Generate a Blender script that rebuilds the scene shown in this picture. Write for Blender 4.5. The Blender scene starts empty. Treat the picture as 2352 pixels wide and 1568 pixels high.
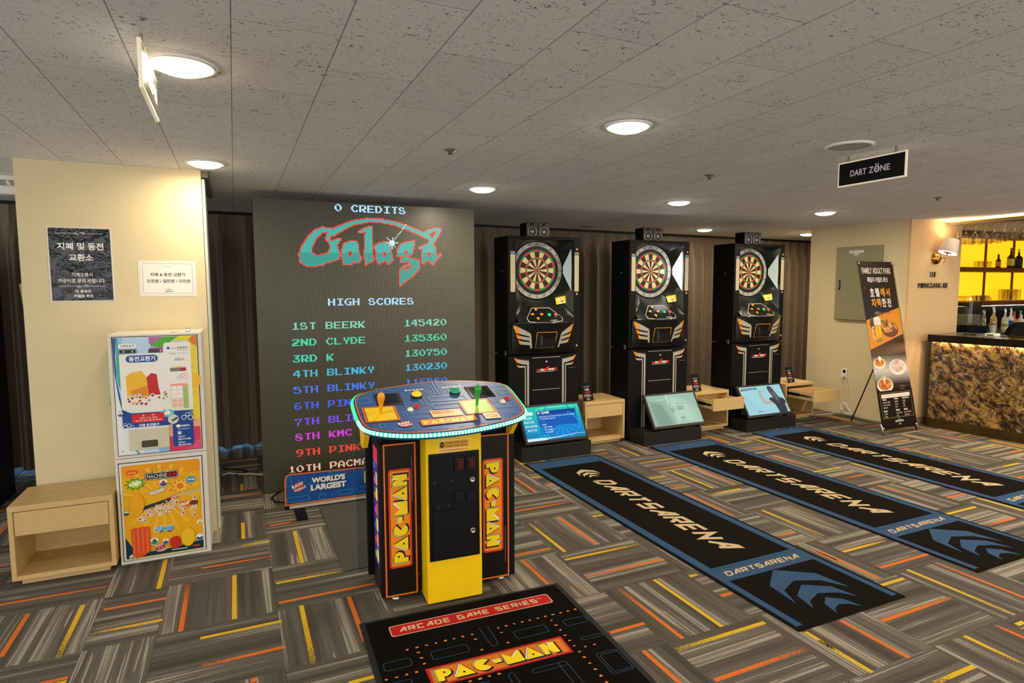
import bpy, bmesh, math, random
from math import sin, cos, pi, radians as R, sqrt, atan2, floor
from mathutils import Vector, Matrix
random.seed(7)
sc = bpy.context.scene
COL = sc.collection

# ---------------------------------------------------------------- camera, world, exposure
W_PX, F_PX, CAM_H = 2352.0, 1402.2, 1.55
def camera():
    y, p, r = 0.42526, 0.08736, 0.00422
    f = Vector((sin(y)*cos(p), cos(y)*cos(p), -sin(p)))
    rt = Vector((cos(y), -sin(y), 0)); d = f.cross(rt)
    r2 = rt*cos(r)+d*sin(r); d2 = d*cos(r)-rt*sin(r)
    cd = bpy.data.cameras.new('camera'); co = bpy.data.objects.new('camera', cd); COL.objects.link(co)
    m = Matrix((r2, -d2, -f)).transposed().to_4x4(); m.translation = (0, 0, CAM_H)
    co.matrix_world = m
    cd.sensor_width = 36; cd.lens = 36*F_PX/W_PX; cd.clip_start = .05
    sc.camera = co
camera()
w = bpy.data.worlds.new('world'); sc.world = w; w.use_nodes = True
w.node_tree.nodes['Background'].inputs[0].default_value = (.97, .98, 1.0, 1)
w.node_tree.nodes['Background'].inputs[1].default_value = 2.5
vs = sc.view_settings
sc.display_settings.display_device = 'sRGB'
vs.view_transform = 'Standard'; vs.look = 'None'; vs.gamma = 1; vs.use_curve_mapping = False
vs.exposure = 0.0
LAMP_W = 6.6            # watts per ceiling downlight

# ---------------------------------------------------------------- materials
def lin(c):
    if isinstance(c, str):
        c = [int(c[i:i+2], 16)/255 for i in (1, 3, 5)]
        return tuple(x/12.92 if x <= .04045 else ((x+.055)/1.055)**2.4 for x in c)
    return tuple(c)
def node(nt, t, **k):
    n = nt.nodes.new('ShaderNode'+t)
    for a, v in k.items():
        setattr(n, a, v)
    return n
def mth(nt, op, a, b=None, c=None, clamp=False):
    n = node(nt, 'Math', operation=op, use_clamp=clamp)
    for i, v in enumerate((a, b, c)):
        if v is None: continue
        if isinstance(v, (int, float)): n.inputs[i].default_value = v
        else: nt.links.new(v, n.inputs[i])
    return n.outputs[0]
def mixc(nt, f, a, b):
    n = node(nt, 'MixRGB')
    for i, v in enumerate((f, a, b)):
        if isinstance(v, (int, float)): n.inputs[i].default_value = v
        elif isinstance(v, tuple): n.inputs[i].default_value = (*v[:3], 1)
        else: nt.links.new(v, n.inputs[i])
    return n.outputs[0]
def ramp(nt, v, stops):
    n = node(nt, 'ValToRGB'); e = n.color_ramp.elements
    while len(e) < len(stops): e.new(.5)
    for i, (p, c) in enumerate(stops):
        e[i].position = p; e[i].color = (*(c if isinstance(c, tuple) else (c, c, c)), 1)
    nt.links.new(v, n.inputs[0]); return n.outputs[0]
def comb(nt, x, y, z):
    n = node(nt, 'CombineXYZ')
    for i, v in enumerate((x, y, z)):
        if isinstance(v, (int, float)): n.inputs[i].default_value = v
        else: nt.links.new(v, n.inputs[i])
    return n.outputs[0]
def noise(nt, vec, scale, detail=2, rough=.5, dist=0):
    n = node(nt, 'TexNoise'); n.inputs['Scale'].default_value = scale
    n.inputs['Detail'].default_value = detail; n.inputs['Roughness'].default_value = rough
    n.inputs['Distortion'].default_value = dist
    if vec is not None: nt.links.new(vec, n.inputs['Vector'])
    return n.outputs[0]
def new_mat(name):
    m = bpy.data.materials.new(name); m.use_nodes = True
    nt = m.node_tree; return m, nt, nt.nodes['Principled BSDF']
MATS = {}
def mat(col, rough=.5, metal=0, es=0, spec=.28, var=0, vs_=30, bump=0, bs=300, coat=0, trans=0, stretch=None, name=None):
    """one cached procedural material: colour with noise variation and bump"""
    key = (col, rough, metal, es, spec, var, vs_, bump, bs, coat, trans, stretch)
    if key in MATS: return MATS[key]
    m, nt, p = new_mat(name or 'surface')
    c = lin(col); I = p.inputs; kb = .05 if es >= .6 else 1   # a lit screen or lamp is dark glass under its glow
    I['Base Color'].default_value = (*[x*kb for x in c], 1); I['Roughness'].default_value = rough
    I['Metallic'].default_value = metal; I['Specular IOR Level'].default_value = spec
    I['Coat Weight'].default_value = coat; I['Transmission Weight'].default_value = trans
    if es:
        I['Emission Color'].default_value = (*c, 1); I['Emission Strength'].default_value = es
    if var or bump:
        tc = node(nt, 'TexCoord').outputs['Object']
        if stretch:
            mp = node(nt, 'Mapping'); mp.inputs['Scale'].default_value = stretch
            nt.links.new(tc, mp.inputs[0]); tc = mp.outputs[0]
    if var:
        f = ramp(nt, noise(nt, tc, vs_, 4, .6), [(.3, 1-var), (.7, 1+var)])
        mx = node(nt, 'MixRGB', blend_type='MULTIPLY'); mx.inputs[0].default_value = 1
        mx.inputs[1].default_value = (*c, 1); nt.links.new(f, mx.inputs[2]); nt.links.new(mx.outputs[0], I['Base Color'])
    if bump:
        b = node(nt, 'Bump'); b.inputs['Strength'].default_value = bump; b.inputs['Distance'].default_value = .002
        nt.links.new(noise(nt, tc, bs, 3), b.inputs['Height']); nt.links.new(b.outputs[0], I['Normal'])
    MATS[key] = m; return m
def glass_mat(col='#ffffff', rough=.02, a=.25):
    """thin clear plastic / glass: mostly see-through, glossy skin"""
    k = ('glass', col, rough, a)
    if k in MATS: return MATS[k]
    m, nt, p = new_mat('clear_glass')
    nt.nodes.remove(p); out = nt.nodes['Material Output']
    t = node(nt, 'BsdfTransparent'); g = node(nt, 'BsdfGlossy'); mx = node(nt, 'MixShader')
    t.inputs[0].default_value = (*lin(col), 1); g.inputs['Roughness'].default_value = rough
    lw = node(nt, 'LayerWeight'); lw.inputs[0].default_value = .5
    nt.links.new(mth(nt, 'ADD', mth(nt, 'MULTIPLY', mth(nt, 'POWER', lw.outputs['Facing'], 2.5), a*1.6), .03, clamp=True), mx.inputs[0])
    nt.links.new(t.outputs[0], mx.inputs[1]); nt.links.new(g.outputs[0], mx.inputs[2]); nt.links.new(mx.outputs[0], out.inputs[0])
    MATS[k] = m; return m

# ---------------------------------------------------------------- mesh builders
class MB:
    """collects shapes, links them as ONE mesh object"""
    def __init__(s): s.v, s.f, s.mi, s.sm = [], [], [], []; s.mats = []
    def m(s, mt):
        if mt not in s.mats: s.mats.append(mt)
        return s.mats.index(mt)
    def add(s, vs_, fs, mt, smooth=False, M=None):
        o = len(s.v); k = s.m(mt)
        s.v += [tuple(M @ Vector(x)) if M else tuple(x) for x in vs_]
        for f in fs:
            s.f.append([o+i for i in f]); s.mi.append(k); s.sm.append(smooth)
        return s
    def box(s, x0, y0, z0, x1, y1, z1, mt, b=0, seg=2, M=None):
        if b:
            bm = bmesh.new(); bmesh.ops.create_cube(bm, size=1)
            for v in bm.verts:
                v.co = Vector(((x0+x1)/2+v.co.x*(x1-x0), (y0+y1)/2+v.co.y*(y1-y0), (z0+z1)/2+v.co.z*(z1-z0)))
            bmesh.ops.bevel(bm, geom=bm.edges[:], offset=b, segments=seg, profile=.5, affect='EDGES')
            bm.verts.index_update()
            s.add([v.co.copy() for v in bm.verts], [[v.index for v in f.verts] for f in bm.faces], mt, False, M); bm.free()
            return s
        v = [(x, y, z) for z in (z0, z1) for y in (y0, y1) for x in (x0, x1)]
        return s.add(v, [(0, 2, 3, 1), (4, 5, 7, 6), (0, 1, 5, 4), (2, 6, 7, 3), (0, 4, 6, 2), (1, 3, 7, 5)], mt, False, M)
    def prism(s, poly, a, b, mt, axis='z', M=None):
        """poly in the plane across the axis, from a to b along it. axis y: poly is (x,z); x: (y,z)"""
        def P(p, h): return (p[0], p[1], h) if axis == 'z' else (p[0], h, p[1]) if axis == 'y' else (h, p[0], p[1])
        n = len(poly); v = [P(p, a) for p in poly]+[P(p, b) for p in poly]
        fs = [list(range(n))[::-1], list(range(n, 2*n))]+[(i, (i+1) % n, n+(i+1) % n, n+i) for i in range(n)]
        return s.add(v, fs, mt, False, M)
    def lathe(s, prof, mt, n=24, M=None, smooth=True, cap=True):
        v = []; fs = []
        for r, z in prof:
            v += [(r*cos(2*pi*i/n), r*sin(2*pi*i/n), z) for i in range(n)]
        for k in range(len(prof)-1):
            fs += [(k*n+i, k*n+(i+1) % n, (k+1)*n+(i+1) % n, (k+1)*n+i) for i in range(n)]
        s.add(v, fs, mt, smooth, M)
        if cap:
            L = len(prof)-1
            s.add([v[i] for i in range(n)], [list(range(n))[::-1]], mt, False, M)
            s.add([v[L*n+i] for i in range(n)], [list(range(n))], mt, False, M)
        return s
    def tube(s, path, r, mt, n=8, M=None, closed=False):
        P = [Vector(p) for p in path]; v = []; fs = []; L = len(P)
        for i, p in enumerate(P):
            t = (P[(i+1) % L]-P[i-1]) if closed or 0 < i < L-1 else (P[1]-P[0] if i == 0 else P[-1]-P[-2])
            t.normalize(); u = t.cross(Vector((0, 0, 1)))
            if u.length < 1e-3: u = t.cross(Vector((1, 0, 0)))
            u.normalize(); q = t.cross(u); rr = r[i] if isinstance(r, (list, tuple)) else r
            v += [p+(u*cos(2*pi*k/n)+q*sin(2*pi*k/n))*rr for k in range(n)]
        for i in range(L if closed else L-1):
            j = (i+1) % L
            fs += [(i*n+k, i*n+(k+1) % n, j*n+(k+1) % n, j*n+k) for k in range(n)]
        if not closed: fs += [list(range(n))[::-1], [(L-1)*n+k for k in range(n)]]
        return s.add(v, fs, mt, True, M)
    def grid(s, fn, nu, nv, mt, smooth=True, M=None):
        v = [fn(i/nu, j/nv) for j in range(nv+1) for i in range(nu+1)]
        fs = [(j*(nu+1)+i, j*(nu+1)+i+1, (j+1)*(nu+1)+i+1, (j+1)*(nu+1)+i) for j in range(nv) for i in range(nu)]
        return s.add(v, fs, mt, smooth, M)
    def build(s, name, parent=None, loc=None):
        me = bpy.data.meshes.new(name); me.from_pydata([tuple(x) for x in s.v], [], s.f)
        for mt in s.mats: me.materials.append(mt)
        me.polygons.foreach_set('material_index', s.mi); me.polygons.foreach_set('use_smooth', s.sm); me.update()
        return link(name, me, parent, loc)
def link(name, me, parent=None, loc=None):
    o = bpy.data.objects.new(name, me); COL.objects.link(o)
    if parent: o.parent = parent
    if loc: o.location = loc
    return o
def empty(name, loc=(0, 0, 0), rz=0):
    o = bpy.data.objects.new(name, None); COL.objects.link(o); o.empty_display_size = .1
    o.location = loc; o.rotation_euler = (0, 0, rz); return o
def tag(o, label, cat, group=None, kind=None):
    if label: o['label'] = label
    if cat: o['category'] = cat
    if group: o['group'] = group
    if kind: o['kind'] = kind
    return o
def thing(name, label, cat, loc=(0, 0, 0), rz=0, group=None): return tag(empty(name, loc, rz), label, cat, group)
def struct(o): o['kind'] = 'structure'; return o
def copy_tree(o, parent=None):
    c = o.copy(); COL.objects.link(c)
    if parent: c.parent = parent
    for ch in list(o.children): copy_tree(ch, c)
    return c
def find(o, name):
    for c in o.children_recursive:
        if c.name.split('.')[0] == name: return c
def rotM(axis, a, loc=(0, 0, 0)): return Matrix.Translation(loc) @ Matrix.Rotation(a, 4, axis)
def aim(loc, d):
    """frame with +z along d"""
    return Matrix.Translation(loc) @ Vector((0, 0, 1)).rotation_difference(Vector(d)).to_matrix().to_4x4()

# ---------------------------------------------------------------- printed graphics (a canvas on a face)
TXT = {}
def text_geo(body, bold):
    k = (body, bold)
    if k not in TXT:
        cu = bpy.data.curves.new('t', 'FONT'); cu.body = body; cu.size = 1; cu.offset = bold; cu.resolution_u = 3
        ob = bpy.data.objects.new('t', cu); COL.objects.link(ob)
        me = bpy.data.meshes.new_from_object(ob.evaluated_get(bpy.context.evaluated_depsgraph_get()))
        vs_ = [(v.co.x, v.co.y) for v in me.vertices]; fs = [list(p.vertices) for p in me.polygons]
        bpy.data.objects.remove(ob); bpy.data.meshes.remove(me); bpy.data.curves.remove(cu)
        xs = [v[0] for v in vs_] or [0, 1]; ys = [v[1] for v in vs_] or [0, 1]
        TXT[k] = (vs_, fs, min(xs), max(xs), min(ys), max(ys))
    return TXT[k]
def rrect(x0, y0, x1, y1, r, n=4):
    r = min(r, (x1-x0)/2, (y1-y0)/2); p = []
    for cx, cy, a in ((x1-r, y0+r, -90), (x1-r, y1-r, 0), (x0+r, y1-r, 90), (x0+r, y0+r, 180)):
        p += [(cx+r*cos(R(a+90*i/n)), cy+r*sin(R(a+90*i/n))) for i in range(n+1)]
    return p
def ell(cx, cy, rx, ry=None, n=20, a0=0, a1=360):
    ry = ry or rx; m = n if a1-a0 < 360 else n-1
    return [(cx+rx*cos(R(a0+(a1-a0)*i/n)), cy+ry*sin(R(a0+(a1-a0)*i/n))) for i in range(m+1)]
STROKES = dict(A=[[(0, 0), (.72, 1), (1, 1), (1, 0)], [(.3, .36), (1, .36)]], C=[[(1, 1), (0, 1), (0, 0), (1, 0)]],
    D=[[(0, 0), (0, 1), (.8, 1), (1, .82), (1, .18), (.8, 0), (0, 0)]], E=[[(1, 1), (0, 1), (0, 0), (1, 0)], [(0, .5), (.9, .5)]],
    G=[[(1, 1), (0, 1), (0, 0), (1, 0), (1, .45), (.5, .45)]], I=[[(.5, 0), (.5, 1)]], M=[[(0, 0), (0, 1), (.5, .4), (1, 1), (1, 0)]],
    N=[[(0, 0), (0, 1), (1, 0), (1, 1)]], R=[[(0, 0), (0, 1), (1, 1), (1, .48), (.1, .48)], [(.45, .48), (1, 0)]],
    S=[[(1, 1), (0, 1), (0, .5), (1, .5), (1, 0), (0, 0)]], T=[[(.5, 0), (.5, 1)], [(0, 1), (1, 1)]])
PACL = dict(P=(.8, [(0, 0), (0, 1), (.55, 1), (.9, .86), (1, .65), (.9, .42), (.62, .3), (.42, .3), (.42, 0)], (.55, .66)),
    A=(.95, [(-.05, 0), (.5, 1), (1.05, 0)], (.5, .3)), C=(.95, [(.5, .5)]+ell(.5, .5, .5, .5, 16, 38, 322), None),
    M=(1.0, [(0, 0), (0, 1), (.5, .5), (1, 1), (1, 0)], None),
    N=(.85, [(0, 0), (0, 1), (.38, 1), (.66, .5), (.66, 1), (1, 1), (1, 0), (.62, 0), (.34, .5), (.34, 0)], None))
PACL['-'] = (.46, [(.05, .36), (.05, .64), (.95, .64), (.95, .36)], None)
class Canvas:
    def __init__(s, rough=.5, es=0, spec=.25, step=3e-4):
        s.it = []; s.rough, s.es, s.spec, s.step = rough, es, spec, step; s.xf = None; s.n = 0
    def _add(s, vs_, fs, col, h=None, es=None, mt=None):
        if s.xf: a, b, c, d, e, f = s.xf; vs_ = [(a*x+c*y+e, b*x+d*y+f) for x, y in vs_]
        s.n += 1
        s.it.append((vs_, fs, col, s.n*s.step*.1 if h is None else h, s.es if es is None else es, mt)); return s
    def at(s, x, y, deg=0, k=1):
        c, n = cos(R(deg))*k, sin(R(deg))*k; s.xf = (c, n, -n, c, x, y); return s
    def off(s): s.xf = None; return s
    def poly(s, p, col, **k): return s._add(p, [list(range(len(p)))], col, **k)
    def rect(s, x0, y0, x1, y1, col, r=0, **k): return s.poly(rrect(x0, y0, x1, y1, r) if r else [(x0, y0), (x1, y0), (x1, y1), (x0, y1)], col, **k)
    def disc(s, x, y, r, col, ry=None, n=20, **k): return s.poly(ell(x, y, r, ry, n), col, **k)
    def ring(s, out, inn, col, **k):
        n = len(out); return s._add(list(out)+list(inn), [(i, (i+1) % n, n+(i+1) % n, n+i) for i in range(n)], col, **k)
    def frame(s, x0, y0, x1, y1, w, col, r=0, **k):
        r = max(r, 1e-4); return s.ring(rrect(x0, y0, x1, y1, r), rrect(x0+w, y0+w, x1-w, y1-w, max(r-w, 5e-5)), col, **k)
    def line(s, pts, w, col, closed=False, **k):
        n = len(pts); L = []; Rr = []
        for i in range(n):
            a = Vector(pts[i-1]) if i or closed else None; b = Vector(pts[i]); c = Vector(pts[(i+1) % n]) if i < n-1 or closed else None
            d1 = (b-a).normalized() if a is not None else None; d2 = (c-b).normalized() if c is not None else None
            d1 = d1 or d2; d2 = d2 or d1
            t = d1+d2; t = t.normalized() if t.length > 1e-6 else d1
            nn = Vector((-t.y, t.x)); cs = max(.35, nn.dot(Vector((-d1.y, d1.x))))
            o = nn*(w/2/cs); L.append(tuple(b+o)); Rr.append(tuple(b-o))
        m = n if closed else n-1
        return s._add(L+Rr, [(i, n+i, n+(i+1) % n, (i+1) % n) for i in range(m)], col, **k)
    def text(s, body, x0, y0, x1, y1, col, bold=.012, shear=0, keep=False, **k):
        vs_, fs, ax, bx, ay, by = text_geo(body, bold)
        sx = (x1-x0)/max(bx-ax, 1e-6); sy = (y1-y0)/max(by-ay, 1e-6); dx = 0
        if keep:
            if sx > sy: dx = (x1-x0-(bx-ax)*sy)/2; sx = sy
        return s._add([(x0+dx+(x-ax)*sx+shear*(y-ay)*sy, y0+(y-ay)*sy) for x, y in vs_], fs, col, **k)
    def ctext(s, body, cx, y0, h, col, w=None, bold=.012, **k):
        vs_, fs, ax, bx, ay, by = text_geo(body, bold); ww = w or (bx-ax)*h/max(by-ay, 1e-6)
        return s.text(body, cx-ww/2, y0, cx+ww/2, y0+h, col, bold, **k)
    def strokes(s, body, x0, y0, x1, y1, th, col, shear=.3, gap=.28, **k):
        ws = [.3 if ch == 'I' else (.55 if ch == ' ' else 1) for ch in body]; tot = sum(ws)+gap*(len(body)-1)
        cw = (x1-x0)/tot; H = y1-y0; x = x0
        for ch, wd in zip(body, ws):
            for pl in STROKES.get(ch, []):
                pts = [(x+th/2+(wd*cw-th)*(px if ch != 'I' else .5)+shear*(py-.5)*H, y0+th*.45+(H-th*.9)*py) for px, py in pl]
                s.line(pts, th, col, **k)
            x += (wd+gap)*cw
    def pacword(s, x0, y0, w_, h, shadow=True):
        body = 'PAC-MAN'; gap = .12; tot = sum(PACL[c][0] for c in body)+gap*6; k = w_/tot; x = x0
        base = s.xf
        items = []
        for ch in body:
            wd, pl, dot = PACL[ch]; items.append((x, wd*k, pl, dot)); x += (wd+gap)*k
        def pas(dx, dy, gx, col):
            for X, ww, pl, dot in items:
                cx, cy = .5, .5
                s.poly([(X+ww*(cx+(px-cx)*(1+gx))+dx, y0+h*(cy+(py-cy)*(1+gx))+dy) for px, py in pl], col)
        d = h*.075
        if shadow:
            pas(d*1.1, -d, .08, '#281238'); pas(-d*1.1, d*1.0, .02, '#181018'); pas(-d*.95, d*.85, -.02, '#f4efe2')
        pas(0, 0, .08, '#16100c'); pas(0, 0, 0, '#f2d41c')
        for X, ww, pl, dot in items:
            if dot: s.disc(X+ww*dot[0], y0+h*dot[1], h*.07, '#16100c', n=10)
        return s
    def build(s, name, frame, parent=None, sub=0):
        """frame: (origin, U, V, N) or a function (u,v,h)->point"""
        if not callable(frame):
            O, U, V, Nn = (Vector(x) for x in frame); fr = lambda u, v, h: O+U*u+V*v+Nn*h
        else: fr = frame
        mb = MB()
        for vs_, fs, col, h, es, mt in s.it:
            m = mt or mat(col, s.rough, 0, es, s.spec)
            if sub:                                  # cut fine enough to follow a curved face
                bm = bmesh.new(); bv = [bm.verts.new((x, y, 0)) for x, y in vs_]
                for f in fs:
                    try: bm.faces.new([bv[i] for i in f])
                    except ValueError: pass
                bmesh.ops.triangulate(bm, faces=bm.faces[:])
                for _ in range(5):
                    ed = [e for e in bm.edges if e.calc_length() > sub]
                    if not ed: break
                    bmesh.ops.subdivide_edges(bm, edges=ed, cuts=1); bmesh.ops.triangulate(bm, faces=[f for f in bm.faces if len(f.verts) > 3])
                bm.verts.index_update(); vs_ = [(v.co.x, v.co.y) for v in bm.verts]; fs = [[v.index for v in f.verts] for f in bm.faces]; bm.free()
            mb.add([fr(x, y, h+s.step) for x, y in vs_], fs, m)
        return mb.build(name, parent)
FRONT = ((0, 0, 0), (1, 0, 0), (0, 0, 1), (0, -1, 0))
def front(x, y, z): return ((x, y, z), (1, 0, 0), (0, 0, 1), (0, -1, 0))
def up(x, y, z): return ((x, y, z), (1, 0, 0), (0, 1, 0), (0, 0, 1))

# common materials
BLK = mat('#080807', .45, var=.15, vs_=60, spec=.2); BLKM = mat('#0b0a09', .6, var=.2, vs_=40, spec=.14); BLKG = mat('#0b0b0a', .18)
WOOD = mat('#cdac72', .45, var=.1, vs_=9, stretch=(2, 2, 30), bump=.05, name='light_oak'); WOODX = mat('#cdac72', .45, var=.1, vs_=9, stretch=(2, 30, 30), name='light_oak_front')
WHITE = mat('#e9e4d8', .45, var=.03); CREAM = mat('#dcd6c6', .4, var=.04)
STEEL = mat('#b9b6ae', .28, 1); BRASS = mat('#b07f35', .25, 1, var=.05)
WALLM = mat('#d8c79e', .85, var=.03, vs_=3, bump=.12, bs=350, name='cream_wallpaper')
WALL_WARM = mat('#d3b182', .85, var=.03, vs_=3, bump=.1, bs=350, name='warm_tinted_wallpaper')  # cream wall again, with the bar's warm light put into its colour

# ================================================================ the room
ZC = 2.275
def carpet_mat():
    m, nt, p = new_mat('carpet_tiles')
    g = node(nt, 'NewGeometry'); sp = node(nt, 'SeparateXYZ'); nt.links.new(g.outputs['Position'], sp.inputs[0])
    x, y = sp.outputs[0], sp.outputs[1]
    x = mth(nt, 'SUBTRACT', x, mth(nt, 'MULTIPLY', mth(nt, 'LESS_THAN', x, -.64), .23))
    u = mth(nt, 'DIVIDE', mth(nt, 'SUBTRACT', x, .13), .51); v = mth(nt, 'DIVIDE', mth(nt, 'SUBTRACT', y, 2.04), .5025)
    cu, cv = mth(nt, 'FLOOR', u), mth(nt, 'FLOOR', v); fu, fv = mth(nt, 'FRACT', u), mth(nt, 'FRACT', v)
    par = mth(nt, 'FLOORED_MODULO', mth(nt, 'ADD', cu, cv), 2.0)
    par = mth(nt, 'GREATER_THAN', par, .5)
    s = mth(nt, 'ADD', mth(nt, 'MULTIPLY', par, fu), mth(nt, 'MULTIPLY', mth(nt, 'SUBTRACT', 1.0, par), fv))
    t = mth(nt, 'ADD', mth(nt, 'MULTIPLY', par, fv), mth(nt, 'MULTIPLY', mth(nt, 'SUBTRACT', 1.0, par), fu))
    hs = mth(nt, 'ADD', mth(nt, 'MULTIPLY', cu, 7.31), mth(nt, 'MULTIPLY', cv, 13.77))
    band = noise(nt, comb(nt, mth(nt, 'MULTIPLY', s, 8.0), mth(nt, 'MULTIPLY', t, .22), hs), 1.0, 1)
    fine = noise(nt, comb(nt, mth(nt, 'MULTIPLY', s, 62.0), mth(nt, 'MULTIPLY', t, .8), hs), 1.0, 0)
    c1 = ramp(nt, band, [(.33, lin('#48433d')), (.38, lin('#534e48')), (.45, lin('#56514a')), (.50, lin('#5f5a53')), (.58, lin('#645f57')), (.63, lin('#7d776c'))])
    pin = mth(nt, 'MULTIPLY', mth(nt, 'GREATER_THAN', fine, .56), mth(nt, 'GREATER_THAN', band, .53))
    c2 = mixc(nt, mth(nt, 'MULTIPLY', pin, .75), c1, lin('#a19a8c'))
    pin2 = mth(nt, 'MULTIPLY', mth(nt, 'LESS_THAN', fine, .36), .3)
    c3 = mixc(nt, pin2, c2, lin('#332f29'))
    seam = mth(nt, 'MAXIMUM', mth(nt, 'GREATER_THAN', mth(nt, 'ABSOLUTE', mth(nt, 'SUBTRACT', fu, .5)), .4965), mth(nt, 'GREATER_THAN', mth(nt, 'ABSOLUTE', mth(nt, 'SUBTRACT', fv, .5)), .4965))
    c3 = mixc(nt, mth(nt, 'MULTIPLY', seam, .35), c3, lin('#2e2a24'))
    h = ramp(nt, noise(nt, g.outputs['Position'], 260, 2), [(.3, .6), (.7, 1.4)])
    mx = node(nt, 'MixRGB', blend_type='MULTIPLY'); mx.inputs[0].default_value = 1
    nt.links.new(c3, mx.inputs[1]); nt.links.new(h, mx.inputs[2]); nt.links.new(mx.outputs[0], p.inputs['Base Color'])
    p.inputs['Roughness'].default_value = .95; p.inputs['Specular IOR Level'].default_value = .15
    b = node(nt, 'Bump'); b.inputs['Strength'].default_value = .35; b.inputs['Distance'].default_value = .003
    nt.links.new(noise(nt, g.outputs['Position'], 330, 2), b.inputs['Height']); nt.links.new(b.outputs[0], p.inputs['Normal'])
    return m
def stripe_mat(name, col):
    """a coloured yarn stripe that thins out towards its fading end (mesh attribute 'fade')"""
    m, nt, p = new_mat(name); out = nt.nodes['Material Output']
    g = node(nt, 'NewGeometry'); a = node(nt, 'Attribute', attribute_name='fade')
    sp = node(nt, 'SeparateXYZ'); nt.links.new(g.outputs['Position'], sp.inputs[0])
    n = noise(nt, g.outputs['Position'], 190, 1)
    keep = mth(nt, 'GREATER_THAN', n, mth(nt, 'ADD', mth(nt, 'MULTIPLY', a.outputs['Fac'], .42), .14))
    h = ramp(nt, noise(nt, g.outputs['Position'], 260, 2), [(.3, .7), (.7, 1.2)])
    mx = node(nt, 'MixRGB', blend_type='MULTIPLY'); mx.inputs[0].default_value = 1; mx.inputs[1].default_value = (*lin(col), 1)
    nt.links.new(h, mx.inputs[2]); nt.links.new(mx.outputs[0], p.inputs['Base Color']); p.inputs['Roughness'].default_value = .95
    t = node(nt, 'BsdfTransparent'); ms = node(nt, 'MixShader')
    nt.links.new(keep, ms.inputs[0]); nt.links.new(t.outputs[0], ms.inputs[1]); nt.links.new(p.outputs[0], ms.inputs[2]); nt.links.new(ms.outputs[0], out.inputs[0])
    return m
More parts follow.
